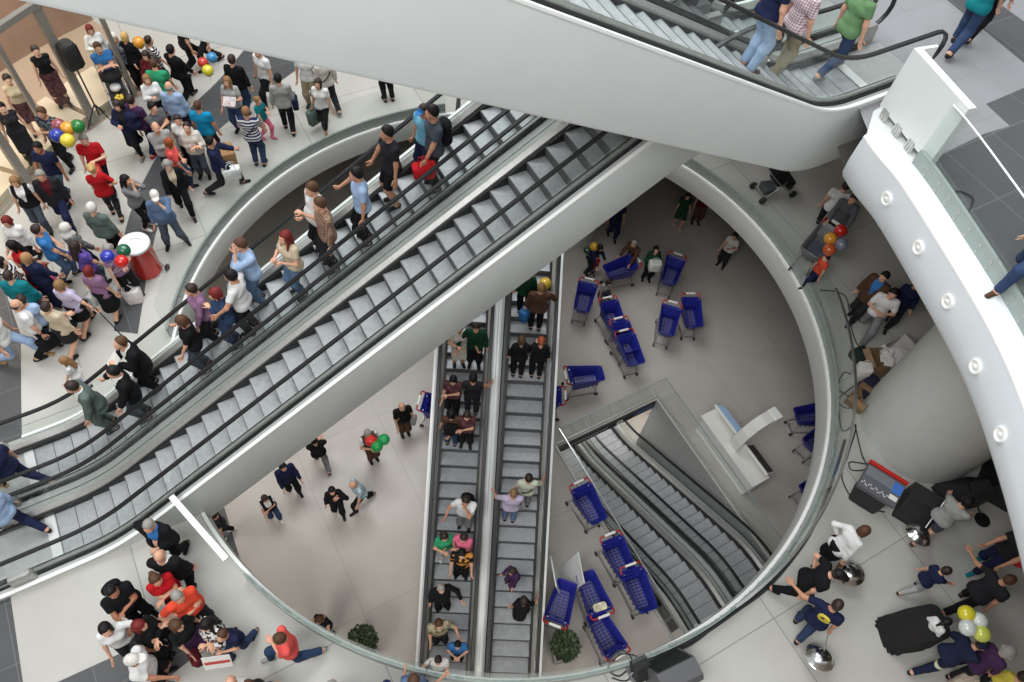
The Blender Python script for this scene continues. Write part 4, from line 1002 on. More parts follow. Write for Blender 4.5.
CC = dict(white=(222, 222, 220), offwhite=(208, 202, 192), black=(22, 22, 25), dark=(38, 38, 42), grey=(120, 120, 122), midgrey=(92, 94, 98), lgrey=(160, 160, 158), navy=(30, 36, 66), jeans=(48, 64, 94), ljeans=(92, 116, 144), blue=(56, 116, 176), sky=(158, 182, 214), turq=(24, 140, 184), teal=(20, 120, 128), green=(50, 150, 104), dgreen=(26, 64, 44),
          sage=(104, 140, 98), red=(176, 26, 34), coral=(228, 92, 86), orange=(222, 76, 52), maroon=(90, 26, 34), pink=(224, 110, 140), purple=(92, 76, 150), lilac=(190, 180, 204), mauve=(142, 106, 136), plum=(70, 44, 78), brown=(84, 60, 46), khaki=(150, 136, 110), beige=(200, 184, 158), tan=(166, 130, 90), denim=(92, 112, 142), olive=(92, 92, 70), sagegrey=(92, 106, 100), slate=(70, 78, 88), yellow=(214, 196, 80), pale=(200, 204, 184), aqua=(120, 186, 214), magenta=(190, 60, 120))
def cloth(spec):
    if spec in MATS: return MATS[spec]
    if spec in CC: return mat('cloth_'+spec, srgb(*CC[spec]), .88, spec=.2, noise=.10, nscale=9, bump=.35)
    raise KeyError(spec)
pattern('stripes_navy', 'stripe', srgb(222, 222, 224), srgb(36, 44, 84), 4.2)
pattern('stripes_dark', 'stripe', srgb(216, 214, 212), srgb(28, 30, 44), 5)
pattern('plaid_brown', 'plaid', srgb(170, 140, 120), srgb(92, 64, 52), 8)
pattern('plaid_blue', 'plaid', srgb(196, 214, 220), srgb(60, 92, 112), 9)
pattern('plaid_grey', 'plaid', srgb(122, 124, 120), srgb(52, 54, 56), 10)
pattern('plaid_pink', 'plaid', srgb(226, 214, 216), srgb(150, 104, 120), 8)
pattern('print_zebra', 'print', srgb(220, 216, 212), srgb(30, 28, 30), 16)
pattern('print_grey', 'print', srgb(134, 138, 146), srgb(76, 80, 92), 20)
pattern('print_dark', 'print', srgb(40, 44, 54), srgb(96, 112, 118), 16)
pattern('print_gold', 'print', srgb(30, 28, 28), srgb(206, 140, 62), 5)
pattern('print_camo', 'print', srgb(176, 166, 140), srgb(108, 100, 80), 12)
pattern('uniform_bands', 'stripe', srgb(30, 36, 60), srgb(214, 214, 190), .36, .975)
pattern('print_maroon', 'print', srgb(96, 62, 64), srgb(70, 40, 46), 14)
def rotx(a): c, s = math.cos(a), math.sin(a); return np.array([[1, 0, 0], [0, c, -s], [0, s, c]])
def ik(a, b, l1, l2, hint):
    d = b-a; L_ = np.linalg.norm(d); Lm = min(L_, (l1+l2)*.998); d = d/L_; b = a+d*Lm
    x = (l1*l1-l2*l2+Lm*Lm)/(2*Lm); y = math.sqrt(max(l1*l1-x*x, 0)); hint = np.array(hint, float); hint = hint-hint.dot(d)*d; hint /= np.linalg.norm(hint)+1e-9
    return a+d*x+hint*y, b
ARMS = {  # hand target (outward, forward, up from the floor), elbow hint (outward, fwd, up), grip, in the upright frame
    'down': ((.27, .05, .80), (.4, -.9, 0), 'relaxed'), 'fore': ((.24, .24, .88), (.4, -.9, 0), 'relaxed'), 'back': ((.26, -.22, .86), (.5, -1, 0), 'relaxed'), 'bag': ((.27, .03, .78), (.4, -.9, 0), 'grip'),
    'hip': ((.19, .02, 1.02), (1, -.6, 0), 'relaxed'), 'fold': ((-.10, .20, 1.17), (.9, -.1, -.6), 'relaxed'), 'chest': ((.07, .25, 1.18), (.8, -.3, -.8), 'grip'), 'phone': ((.04, .29, 1.26), (.6, -.2, -.9), 'grip'),
    'chin': ((.02, .15, 1.49), (.6, .3, -.9), 'relaxed'), 'rail': ((.40, .26, 1.0), (.6, -.8, 0), 'grip'), 'behind': ((.05, -.17, .98), (1, -.5, 0), 'relaxed'), 'up': ((.22, .22, 1.78), (1, .2, 0), 'relaxed'), 'fwd': ((.20, .46, 1.10), (.5, -.3, -.8), 'grip'),
    'push': ((.22, .42, 1.02), (.7, -.4, -.5), 'grip'), 'out': ((.62, .12, 1.12), (.2, -.8, -.4), 'relaxed'), 'side': ((.50, .0, .95), (.3, -.9, 0), 'grip'), 'low': ((.16, .42, .62), (.6, -.5, 0), 'grip'), 'pocket': ((.20, .06, .90), (.9, -.7, 0), 'grip'), 'shoulder': ((.10, .16, 1.36), (.9, .1, -.6), 'grip')}
LEGS = {  # per foot: (x, y, lift, toe-out), hip drop
    'stand': (((-.10, .02, 0, .15), (.10, -.01, 0, -.15)), .0), 'narrow': (((-.085, .0, 0, .05), (.085, .01, 0, -.05)), 0), 'walk': (((-.085, .30, 0, .05), (.085, -.30, .055, -.05)), .055), 'walk2': (((-.085, -.30, .055, .05), (.085, .30, 0, -.05)), .055),
    'step': (((-.09, .17, 0, .05), (.09, -.15, .02, -.05)), .02), 'step2': (((-.09, -.15, .02, .05), (.09, .17, 0, -.05)), .02), 'wide': (((-.20, .02, 0, .3), (.20, .0, 0, -.3)), .03), 'crouch': (((-.12, .10, 0, .2), (.12, -.05, .03, -.2)), .52), 'stride': (((-.10, .42, 0, .05), (.10, -.42, .07, -.05)), .12), 'stride2': (((-.10, -.42, .07, .05), (.10, .42, 0, -.05)), .12)}
NPEOPLE = 0
def person(x, y, where, face, label, sex='m', H=None, skin='a', hair='short dark', top='tee white', bottom='trousers dark', shoe='dark', legs='stand', arms='down down', lean=0, look=0, nod=-8, fat=1.0, res=.022, group=None, over=None, hair2=None, feet=False):
    global NPEOPLE; NPEOPLE += 1
    H = H or (1.76 if sex == 'm' else 1.66); kid = H < 1.45; S = H/1.75; hs = 1.0 if not kid else (1.0+.35*(1.45-H)/.6)
    fem = sex == 'f'; sw = .150 if kid else (.158 if fem else .186); hw = .092 if fem else .086
    ft, drop = LEGS[legs]; hz = .93-drop; hipC = np.array((0, 0, hz)); U = rotx(-R(lean))
    up = lambda v: hipC+U @ np.array(v, float)
    wa, ch, nb, nt = up((0, 0, .15)), up((0, .005, .36)), up((0, -.012, .50)), up((0, .006, .565))
    sh_ = {s: up((s*sw, -.012, .455)) for s in (-1, 1)}
    hd = up((0, .022, .663)) if lean < 25 else up((0, .05, .655))
    fr = 1.0*fat
    pelvis = [rc(up((-.07, -.012, .0)), up((.07, -.012, .0)), .112*fr*(1.06 if fem else 1), .112*fr*(1.06 if fem else 1)), rc(up((0, -.005, 0)), wa, .118*fr, .104*fr), rc(up((-.05, 0, .14)), up((.05, 0, .14)), .100*fr*(.92 if fem else 1), .100*fr*(.92 if fem else 1))]
    chest = [rc(wa, ch, .106*fr, .115), rc(up((-.085, .0, .34)), up((.085, .0, .34)), .106*(.93 if fem else 1), .106*(.93 if fem else 1)), rc(up((-.8*sw, -.015, .448)), up((.8*sw, -.015, .448)), .058, .058), rc(up((0, -.015, .40)), nb, .10, .062)]
    if fat > 1.08: pelvis.append(el(up((0, .05*fat, .13)), np.array((.15, .12, .14))*fat))
    if fem and not kid: chest += [el(up((s*.072, .092, .335)), (.062, .052, .058)) for s in (-1, 1)]
    neck = [rc(nb, nt, .056 if not fem else .048, .052 if not fem else .045)]
    legp = {}; footp = {}
    for s, (fx, fy, fl, toe) in zip((-1, 1), ft):
        hj = np.array((s*hw, 0, hz-.03)); an = np.array((fx, fy-.02, .085+fl)); kn, an = ik(hj, an, .435, .43, (s*.05, 1, .1)); legp[s] = (hj, kn, an)
        ta = R(90)+toe*(1 if s < 0 else 1); dv = np.array((math.cos(ta), math.sin(ta), -.9*fl)); b = np.array((an[0], an[1], .0))
        footp[s] = [rc((an[0]-dv[0]*.04, an[1]-dv[1]*.04, .040+fl), (an[0]+dv[0]*.15, an[1]+dv[1]*.15, .030+max(0, fl-.05)), .036, .031), rc(an, (an[0], an[1], .05+fl), .036, .038)]
    legs_all = []
    for s in (-1, 1):
        hj, kn, an = legp[s]; cm = kn+(an-kn)*.3+np.array((0, -.012, 0))
        legs_all += [rc(hj, kn, .084*(1.05 if fem else 1), .056), rc(kn, an, .054, .036), rc(kn, cm, .05, .054), rc(cm, an, .054, .036)]
    armp = {}; al = arms.split(); arm_pr = []
    for s, nm in zip((-1, 1), al):
        (ox, oy, oz), hint, gr = ARMS[nm]; tgt = np.array((s*ox, oy, oz-.93))
        tgt = hipC+(U @ tgt if lean < 35 or nm not in ('down', 'bag') else U @ np.array((0, 0, .2))+np.array((s*ox, oy+.05, -.33)))
        el_, wr = ik(sh_[s], tgt, .285, .255, (s*hint[0], hint[1], hint[2])); armp[s] = (sh_[s], el_, wr, gr)
        arm_pr += [rc(sh_[s], el_, .052 if not fem else .045, .041 if not fem else .036), rc(el_, wr, .040 if not fem else .035, .027 if not fem else .024)]
    body = pelvis+chest+neck+legs_all+arm_pr+footp[-1]+footp[1]
    F, lo, G = field(body, res, .035); V, Q = nets(F, lo, res)
    Vs, Qs, Ms = [V], [Q], [np.zeros(len(Q), int)]; off = len(V)
    # head
    lk = R(look); Rz = np.array([[math.cos(lk), -math.sin(lk), 0], [math.sin(lk), math.cos(lk), 0], [0, 0, 1]]); HR = rotx(-R(lean)*.55) @ Rz @ rotx(R(nod)); 
    hv = (HR @ (HEAD[0]*hs).T).T+hd; Vs.append(hv); Qs.append(HEAD[1]+off); Ms.append(HEAD[2]); off += len(hv)
    hands = {}
    for s in (-1, 1):
        a, e, wv, gr = armp[s]; X = wv-e; X /= np.linalg.norm(X); fw = np.array((0, 1, .25)); Yv = fw-fw.dot(X)*X
        if np.linalg.norm(Yv) < .35: Yv = np.array((-s*1., 0, .3)); Yv = Yv-Yv.dot(X)*X
        Yv /= np.linalg.norm(Yv); Zv = np.cross(X, Yv)
        if s > 0: hh = HANDS[gr][0]*np.array((1, 1, -1))*hs; q = HANDS[gr][1][:, ::-1]
        else: hh = HANDS[gr][0]*hs; q = HANDS[gr][1]
        if s > 0: Zv = np.cross(X, Yv)
        hv = hh @ np.stack([X, Yv, Zv])+wv; Vs.append(hv); Qs.append(q+off); Ms.append(np.zeros(len(q), int)); off += len(hv); hands[s] = wv+X*.06
    V = np.concatenate(Vs)*S; Q = np.concatenate(Qs); M = np.concatenate(Ms)
    hst, hcol = hair.split(); hm_ = mat('hair_'+hcol, srgb(*HAIRC[hcol]), .6, spec=.3, bump=.7, nscale=70, noise=.18) if hcol in HAIRC else cloth(hcol)
    sk = mat('skin_'+skin, srgb(*SKINS[skin]), .55, spec=.35); brow = mat('hair_dark', srgb(*HAIRC['dark']), .6)
    root = np_mesh('person', V, Q, [sk, mat('iris', (.02, .015, .012), .2), mat('lips_'+skin, srgb(*(int(c*k) for c, k in zip(SKINS[skin], (.86, .66, .66)))), .4), brow, mat('eye_white', srgb(226, 222, 216), .3)], M)
    # ---- clothing
    def garment(nm, prims, m, infl, cuts=(), k=.04, extra=None):
        F, lo, G = field(prims, res, k, infl)
        for p, n in cuts: F = np.maximum(F, half(G, p, n))
        if extra: F = extra(F, G)
        v, q = nets(F, lo, res)
        if len(q) == 0: return None
        return np_mesh(nm, v*S, q, [m], None, root)
    uz = U @ np.array((0, 0, 1.)); tk = top.split(); kind, tm = tk[0], tk[1]
    def sleeves(frac):
        out = []
        for s in (-1, 1):
            a, e, wv, _ = armp[s]; r0 = .052 if not fem else .045; r1 = .044 if not fem else .039
            if frac <= 1: out.append(rc(a, a+(e-a)*frac, r0, r0+(r1-r0)*frac*.6))
            else: out += [rc(a, e, r0, r1), rc(e, e+(wv-e)*(frac-1), r1, .034)]
        return out
    def cutsleeve(frac):
        def f(F, G):
            for s in (-1, 1):
                a, e, wv, _ = armp[s]
                if frac <= 1: p, n, q = a+(e-a)*frac, e-a, e
                else: p, n, q = e+(wv-e)*(frac-1), wv-e, wv
                d = half(G, p, n); near = np.sqrt((G[0]-p[0])**2+(G[1]-p[1])**2+(G[2]-p[2])**2) < .10
                F = np.where(near, np.maximum(F, d), F)
            return F
        return f
    torso = pelvis+chest; tmat = cloth(tm)
    if kind in ('tee', 'polo', 'shirt', 'tank', 'long', 'dress', 'sweat'):
        fr_ = {'tee': .62, 'polo': .66, 'dress': .5, 'tank': .0, 'shirt': 1.90, 'long': 1.88, 'sweat': 1.9}[kind]
        if len(tk) > 2 and tk[2] == 'half': fr_ = .8
        hem = up((0, 0, -.045 if kind != 'tank' else -.02)); prs = torso+(sleeves(fr_) if fr_ else [rc(sh_[-1], sh_[1], .04, .04)])
        if kind in ('shirt', 'long', 'sweat', 'tee', 'polo'): prs = prs+[rc(up((-.07, -.008, -.05)), up((.07, -.008, -.05)), .116*fr, .116*fr)]
        garment('top' if kind == 'tank' else 'shirt', prs, tmat, .015 if kind != 'sweat' else .024, [(up((0, 0, -.10 if kind in ('shirt', 'tee', 'sweat') else -.05)), -uz), (nb+uz*(.035 if kind in ('shirt', 'polo') else .015)+U @ np.array((0, .02, 0)), U @ np.array((0, .35, 1)))], extra=cutsleeve(fr_) if fr_ else None)
        if len(tk) > 2 and tk[2] in ('logo', 'badge'):
            c = up((0, .122 if tk[2] == 'badge' else -.128, .34))*S; n_ = U @ np.array((0, 1 if tk[2] == 'badge' else -1, 0))
            lg = MB(); lm = cloth(tk[3] if len(tk) > 3 else 'yellow')
            for k in range(14): lg.box(Vector(c)+Vector((.075*math.cos(k*.45), 0, .075*math.sin(k*.45))), (.045, .045, .04))
            lg.box(Vector(c)+Vector((.03, 0, -.03)), (.04, .045, .09)); lg.build('chest_print', lm, root)
    if kind in ('jacket', 'coat', 'vest'):
        inner = cloth(tk[2]) if len(tk) > 2 else cloth('white')
        if kind == 'vest': garment('shirt', torso+sleeves(.62), inner, .013, [(up((0, 0, -.04)), -uz), (nb+uz*.03, uz)], extra=cutsleeve(.62))
        else: garment('shirt', chest+[pelvis[1]], inner, .014, [(up((0, 0, .02)), -uz), (nb+uz*.045, uz)])
        low = -.16 if kind == 'jacket' else (-.45 if kind == 'coat' else -.05)
        prs = torso+[rc(up((-.075, -.01, low)), up((.075, -.01, low)), .118*fr, .118*fr), rc(up((0, 0, 0)), up((0, 0, low)), .12*fr, .13*fr)]+(sleeves(1.88) if kind != 'vest' else [])
        def vcut(F, G):
            if kind != 'vest': F = cutsleeve(1.88)(F, G)
            P_ = [G[0]-hipC[0], G[1]-hipC[1], G[2]-hipC[2]]; z_ = P_[0]*U[0, 2]+P_[1]*U[1, 2]+P_[2]*U[2, 2]; y_ = P_[0]*U[0, 1]+P_[1]*U[1, 1]+P_[2]*U[2, 1]
            w_ = np.minimum(np.minimum((z_-.10)*.27, .085)-np.abs(P_[0]), y_-.02)
            return np.maximum(F, w_)
        garment('jacket' if kind != 'vest' else 'waistcoat', prs, tmat, .027, [(up((0, 0, low)), -uz), (nb+uz*.028, uz)], extra=vcut)
    bk, bm = bottom.split()[:2]; bmat = cloth(bm)
    waist_cut = (up((0, 0, .085)), uz)
    if bk in ('trousers', 'shorts', 'leggings', 'cropped'):
        prs = pelvis[:2]; infl = .014 if bk != 'leggings' else .011; cuts = [waist_cut]
        fr_ = {'trousers': 1.985, 'leggings': 1.96, 'shorts': .92, 'cropped': 1.55}[bk]
        lp = []
        for s in (-1, 1):
            hj, kn, an = legp[s]; sl = bk == 'trousers'
            if fr_ <= 1: lp.append(rc(hj, hj+(kn-hj)*fr_, .088, .072))
            else: lp += [rc(hj, kn, .088, .064 if sl else .060), rc(kn, kn+(an-kn)*(fr_-1), .064 if sl else .058, .052 if sl else .040), rc(kn, kn+(an-kn)*.3+np.array((0, -.012, 0)), .06, .060)]
        def legcut(F, G):
            for s in (-1, 1):
                hj, kn, an = legp[s]
                p, n = (hj+(kn-hj)*fr_, kn-hj) if fr_ <= 1 else (kn+(an-kn)*(fr_-1), an-kn)
                near = np.sqrt((G[0]-p[0])**2+(G[1]-p[1])**2+(G[2]-p[2])**2) < .13
                F = np.where(near, np.maximum(F, half(G, p, n)), F)
            return F
        garment({'trousers': 'trousers', 'shorts': 'shorts', 'leggings': 'leggings', 'cropped': 'cropped_trousers'}[bk], prs+lp, bmat, infl, cuts, extra=legcut)
    else:
        zh = {'skirt': .50, 'midi': .34, 'longskirt': .12, 'mini': .60}[bk]-drop*.5; mid = (legp[-1][2]+legp[1][2])/2; c = np.array((0, mid[1]*.5, zh))
        k1, k2 = legp[-1][1], legp[1][1]
        prs = pelvis[:2]+[rc((0, -.01, hz+.0), c, .125*fr, .17), rc(k1*[1, 1, 0]+[0, 0, max(zh, k1[2])], legp[-1][0], .085, .09), rc(k2*[1, 1, 0]+[0, 0, max(zh, k2[2])], legp[1][0], .085, .09)]
        garment('skirt', prs, bmat, .012, [waist_cut, ((0, 0, zh), (0, 0, -1))], .06)
    for s in (-1, 1):
        F, lo, G = field(footp[s], .016, .02, .009); F = np.maximum(F, np.maximum(-G[2]+.004, G[2]-legp[s][2][2]-.03)); v, q = nets(F, lo, .016)
        if len(q): np_mesh('shoe', v*S, q, [cloth(shoe)], None, root)
    def headgear(st, m, nm):
        v, q = HAIR[st]; v = (HR @ (v*hs).T).T+hd; return np_mesh(nm, v*S, q, [m], None, root)
    if hst != 'bald': headgear(hst, hm_, {'cap': 'cap', 'scarf': 'headscarf'}.get(hst, 'hair'))
    if hair2: headgear(hair2.split()[0], mat('hair_'+hair2.split()[1], srgb(*HAIRC[hair2.split()[1]]), .6, spec=.3), 'hair')
    if over == 'backpack' or (over and over.startswith('backpack')):
        m = cloth(over.split()[1]) if ' ' in over else cloth('black')
        garment('backpack', [rc(up((-.07, -.19, .38)), up((.07, -.19, .38)), .085, .085), rc(up((-.08, -.19, .14)), up((.08, -.19, .14)), .095, .095), rc(up((0, -.19, .38)), up((0, -.19, .14)), .10, .11)], m, 0)
    if over and over.startswith('strap'):
        mb = MB(); pts = []
        for k in range(13):
            t = k/12; xx = .16*math.cos(math.pi*t); pts.append(Vector(up((xx*.95, .0+.165*math.sin(math.pi*t)*(1 if 'front' in over else -1), .46-.50*t))*S))
        mb.tube(pts, .014*S, 5); mb.build('bag_strap', cloth('black'), root, True)
    # ---- place
    hl = hd*S if not feet else np.zeros(3)
    if isinstance(where, tuple):
        L, cen, phase, w_lim = where; lo_z, hi_z = L.O.z-.5, L.O.z+L.H+.5; hd_world = heading(x, y, (lo_z+hi_z)/2, face) if not isinstance(face, str) else (L.az if face == 'up' else L.az+math.pi)
        if isinstance(face, str) and ':' in face: hd_world += R(float(face.split(':')[1]))
        def fpos(z):
            g = at(x, y, z+hl[2]); a = hd_world-math.pi/2
            return Vector((g.x-(hl[0]*math.cos(a)-hl[1]*math.sin(a)), g.y-(hl[0]*math.sin(a)+hl[1]*math.cos(a)), z))
        for _ in range(50):
            z = (lo_z+hi_z)/2; p = fpos(z); q = (p-L.O).dot(L.e); zl = L.O.z+L.z(q)
            if zl > z: lo_z = z
            else: hi_z = z
        q = (p-L.O).dot(L.e); w_ = max(cen-w_lim, min(cen+w_lim, (p-L.O).dot(L.w))); kk = math.floor((q-phase)/L.pitch); qs = phase+(kk+.5)*L.pitch
        if q < -1.1: qs = q
        p = L.O+L.e*qs+L.w*w_; p.z = L.O.z+L.z(qs)
    else:
        hd_world = heading(x, y, where, face); g = at(x, y, where+hl[2]); a = hd_world-math.pi/2
        p = Vector((g.x-(hl[0]*math.cos(a)-hl[1]*math.sin(a)), g.y-(hl[0]*math.sin(a)+hl[1]*math.cos(a)), where))
    root.location = p; root.rotation_euler = (0, 0, hd_world-math.pi/2)
    tag(root, label, 'person', group)
    Mw = Matrix.Translation(p) @ Matrix.Rotation(hd_world-math.pi/2, 4, 'Z')
    root_hands = {s: Mw @ Vector(hands[s]*S) for s in (-1, 1)}
    return dict(o=root, L=root_hands[-1], R=root_hands[1], rz=hd_world-math.pi/2, M=Mw, head=Mw @ Vector(hd*S))
def carry(p, side, label, col, w=.34, d=.14, h=.36, nm='shopping_bag', turn=90, low=.16):
    hp = p[side]; return bag((hp.x, hp.y, hp.z-h-low), label, cloth(col), w, d, h, p['rz']+R(turn), nm=nm)
# ------------------------------------------------------------------ the crowd
C1 = (Cc, -.755, 0, .22); C2 = (Cc, .715, .16, .22); D1 = (D, -.90, 0, .2); T1 = (T, .66, 0, .25)
P = person
# --- crowd level, upper left: by the shop
P(90, 30, Z2, 300, 'person with reddish hair and white shirt, topmost beside the shop post', 'f', hair='bob red', top='shirt white', bottom='trousers maroon', arms='down chest')
cam_man = P(98, 48, Z2, 300, 'man in bright blue T-shirt with folded arms by the tall tripod', 'm', hair='short brown', top='tee blue', bottom='trousers slate', arms='fold fold')
P(114, 38, Z2, 285, 'white-haired person in grey patterned blouse and black trousers', 'f', hair='bob white', skin='d', top='tee print_grey half', bottom='trousers black', arms='fore fore')
P(125, 37, Z2, 60, 'pale blond person half behind the white-haired one near the shop', 'f', hair='bob blond', top='shirt black', bottom='trousers dark')
P(149, 41, Z2, 20, 'person in navy and white striped shirt next to the orange balloon', 'f', hair='short dark', top='tee stripes_dark half', bottom='trousers black', arms='down fore')
P(146, 56, Z2, 250, 'person in maroon top between striped shirt and green T-shirt', 'f', hair='bob dark', top='shirt maroon', bottom='trousers dark', arms='fore fore')
P(154, 64, Z2, 75, 'man in bright green T-shirt seen from behind', 'm', hair='crop brown', top='tee green', bottom='trousers navy', arms='fore fore', lean=8)
P(171, 50, Z2, 40, 'man all in black striding away below the white escalator edge', 'm', hair='short black', top='shirt black', bottom='trousers black', arms='fore fore', legs='walk')
P(178, 20, Z2, 20, 'walker beyond the man in black, mostly hidden by the escalator', 'm', top='tee dark', bottom='trousers black', legs='walk')
P(196, 14, Z2, 200, 'child-minder hidden by the white escalator, only dark legs showing', 'm', top='tee dark', bottom='trousers dark', legs='walk')
P(147, 80, Z2, 290, 'blonde woman in white shirt and black skirt facing the hall', 'f', hair='bob light', top='shirt white', bottom='midi black', arms='fore phone', nod=5)
P(169, 87, Z2, 70, 'bald man in light blue shirt with his back turned', 'm', hair='ring grey', top='shirt sky', bottom='trousers navy', arms='down down', fat=1.1)
P(131, 100, Z2, 50, 'person in dark plum top with a navy backpack', 'm', hair='short dark', top='tee plum', bottom='trousers navy', over='backpack navy', legs='step', shoe='red')
P(153, 108, Z2, 330, 'man in mid-grey T-shirt reaching out his forearm', 'm', hair='short black', top='tee midgrey', bottom='trousers dark', arms='fold push')
P(156, 128, Z2, 290, 'balding man in pale grey shirt next to the coral top', 'm', hair='ring dark', top='shirt lgrey', bottom='trousers dark', arms='down fold', nod=10)
P(118, 106, Z2, 250, 'woman in long dark navy coat and leggings standing with phone', 'f', hair='curly dark', top='coat navy dark', bottom='leggings black', arms='down chest', legs='step', shoe='grey')
P(187, 128, Z2, 265, 'woman in white sweater reading a paper, black shoulder bag at hip', 'f', hair='short dark', top='sweat offwhite', bottom='trousers slate', arms='chest fold', nod=14, over='strap front')
P(178, 120, Z2, 275, 'person in white T-shirt half behind the reading woman', 'f', hair='short dark', top='tee white', bottom='trousers black', arms='chest down')
P(198, 106, Z2, 70, 'man in turquoise T-shirt on the dark floor band', 'm', hair='crop brown', top='tee turq', bottom='trousers dark', arms='down down', skin='b')
P(170, 143, Z2, 10, 'woman with ginger hair in coral pink top and jeans', 'f', hair='bob ginger', top='tee coral half', bottom='trousers jeans', arms='fold fore', legs='step', lean=6)
P(168, 166, Z2, 290, 'grey-haired woman all in black walking towards the opening', 'f', hair='curly grey', skin='d', top='jacket black beige', bottom='trousers black', arms='down fore', legs='walk')
pp = P(211, 142, Z2, 10, 'man in dark navy sweater stepping out with a white bag on his hip', 'm', hair='short black', top='sweat navy', bottom='trousers dark', arms='fwd fore', legs='stride')
carry(pp, 'R', 'white handbag with black handles at the hip of the navy sweater', 'white', .42, .16, .30, 'handbag', 90, -.12)
pp = P(227, 82, Z2, 250, 'fair-haired woman in grey T-shirt holding a magazine', 'f', hair='long light', top='tee lgrey', bottom='trousers jeans', arms='chest fore', nod=5)
hp = pp['L']; mb = MB(); mb.box((0, 0, 0), (.30, .012, .24), M=Matrix.Rotation(R(60), 3, 'X')); mg = mb.build('magazine', mat('magazine_print', srgb(196, 186, 188), .4, noise=.25, nscale=14), None, False, (hp.x, hp.y, hp.z+.02), pp['rz']); tag(mg, 'open magazine held by the fair-haired woman in grey', 'magazine')
P(232, 60, Z2, 60, 'person in black top and jeans behind the fair-haired woman', 'm', hair='short dark', top='shirt black', bottom='trousers jeans', legs='step')
P(258, 52, Z2, 215, 'walker in black trousers, upper body hidden behind the white escalator', 'm', top='tee white', bottom='trousers black', legs='walk')
P(246, 112, Z2, 80, 'man in navy and white striped polo with a shoulder strap', 'm', hair='short light', top='tee stripes_navy half', bottom='trousers jeans', arms='chest fore', over='strap back', fat=1.06)
P(258, 101, Z2, 340, 'little girl in teal top and pink tights', 'f', 1.30, hair='bun light', top='tee teal', bottom='leggings pink', arms='chest fore', legs='step', shoe='pink')
pp = P(278, 79, Z2, 95, 'man in grey shirt and black trousers seen from behind, alone on pale tiles', 'm', hair='short black', top='shirt lgrey', bottom='trousers black', arms='down down', legs='step')
carry(pp, 'R', 'navy and white folded bag beside the grey shirted man', 'navy', .30, .12, .30, 'shoulder_bag', 90, -.2)
pp = P(318, 84, Z2, 245, 'woman in white T-shirt and cropped black trousers carrying a green bag', 'f', hair='bob dark', top='tee white', bottom='cropped black', arms='down bag', legs='walk', nod=8)
carry(pp, 'R', 'sage green cloth bag hanging from the woman in white', 'sagegrey', .40, .14, .42, 'tote_bag', 60, .06)
P(303, 54, Z2, 260, 'man in khaki trousers, head hidden by the escalator, next to the white T-shirt woman', 'm', top='tee white', bottom='trousers khaki', arms='bag down')
P(322, 58, Z2, 120, 'person in white shirt striding off behind the woman with green bag', 'm', top='shirt offwhite', bottom='trousers dark', legs='stride', shoe='grey', over='strap back')
P(384, 48, Z2, 120, 'walker hidden by the escalator, one dark shoe near the round opening', 'm', top='tee grey', bottom='trousers black')
bag(at(229, 170, Z2), 'large brown paper bag standing beside the man in navy sweater', mat('kraft_paper', srgb(172, 132, 90), .85, noise=.08), .52, .34, .66, R(30), nm='paper_bag')
bag(at(136, 300, Z2), 'white and red shopping bag on the floor left of the bin', mat('white_red_print', srgb(222, 214, 210), .6, noise=.12, nscale=9), .36, .2, .40, R(20))
# --- crowd level, left: around the balloons
P(42, 113, Z2, 235, 'man in dark printed shirt behind the blue balloon', 'm', hair='short brown', skin='b', top='tee print_dark half', bottom='trousers black', arms='fold down', legs='step')
pp = P(84, 140, Z2, 265, 'man in red polo under the green balloon', 'm', hair='short grey', skin='d', top='polo red', bottom='trousers black', arms='chest down', legs='step')
carry(pp, 'L', 'red and white printed bag at the side of the red polo', 'coral', .30, .12, .34)
P(38, 148, Z2, 240, 'man in navy T-shirt and jeans below the bunch of balloons', 'm', hair='short black', skin='c', top='tee navy', bottom='trousers ljeans', arms='down fore', legs='step')
P(92, 169, Z2, 95, 'blond woman in dark red top and black tights', 'f', hair='bun blond', top='shirt red half', bottom='leggings dark', arms='fore hip', legs='step')
P(126, 180, Z2, 350, 'black-haired woman in grey top holding a phone to her face', 'f', hair='long black', top='shirt grey', bottom='leggings black', arms='chin chin', shoe='white')
P(155, 196, Z2, 285, 'man in white cap and denim shirt with hand at his chin', 'm', hair='cap white', top='shirt denim', bottom='trousers slate', arms='chin down', legs='wide', fat=1.14, hair2='ring grey')
P(15, 182, Z2, 270, 'woman in black waistcoat over white top by the lit plinth', 'f', hair='bob light', top='vest black white', bottom='trousers slate', arms='down down', legs='step')
P(41, 176, Z2, 270, 'man in dark jacket over maroon shirt', 'm', hair='short grey', top='jacket dark maroon', bottom='trousers navy', arms='down down', legs='stride', skin='b')
P(92, 208, Z2, 60, 'white-haired heavy man in grey-green shirt, back turned', 'm', hair='short white', top='shirt sagegrey', bottom='trousers black', arms='down down', fat=1.16)
P(7, 222, Z2, 240, 'woman with dark red hair in white blouse and black trousers at the left edge', 'f', hair='bob red', top='shirt white', bottom='trousers black', arms='down fore', legs='walk')
P(38, 230, Z2, 20, 'man in bright blue T-shirt and grey-blue trousers, left crowd', 'm', hair='short dark', top='tee blue', bottom='trousers ljeans', arms='fold fore', legs='step')
P(66, 228, Z2, 35, 'woman in white headscarf and grey chequered coat', 'f', hair='scarf white', top='coat plaid_grey dark', bottom='midi dark', arms='down fore')
P(76, 246, Z2, 40, 'woman in violet T-shirt with long dark hair', 'f', hair='long dark', top='tee purple', bottom='trousers slate', arms='hip fore', legs='step')
pp = P(89, 271, Z2, 60, 'woman with dark red hair in mauve blouse and black skirt', 'f', hair='bob red', top='tee mauve half', bottom='midi black', arms='bag down', legs='step')
carry(pp, 'L', 'white carrier bag held by the woman in mauve blouse', 'white', .36, .12, .30, 'carrier_bag', 80, .02)
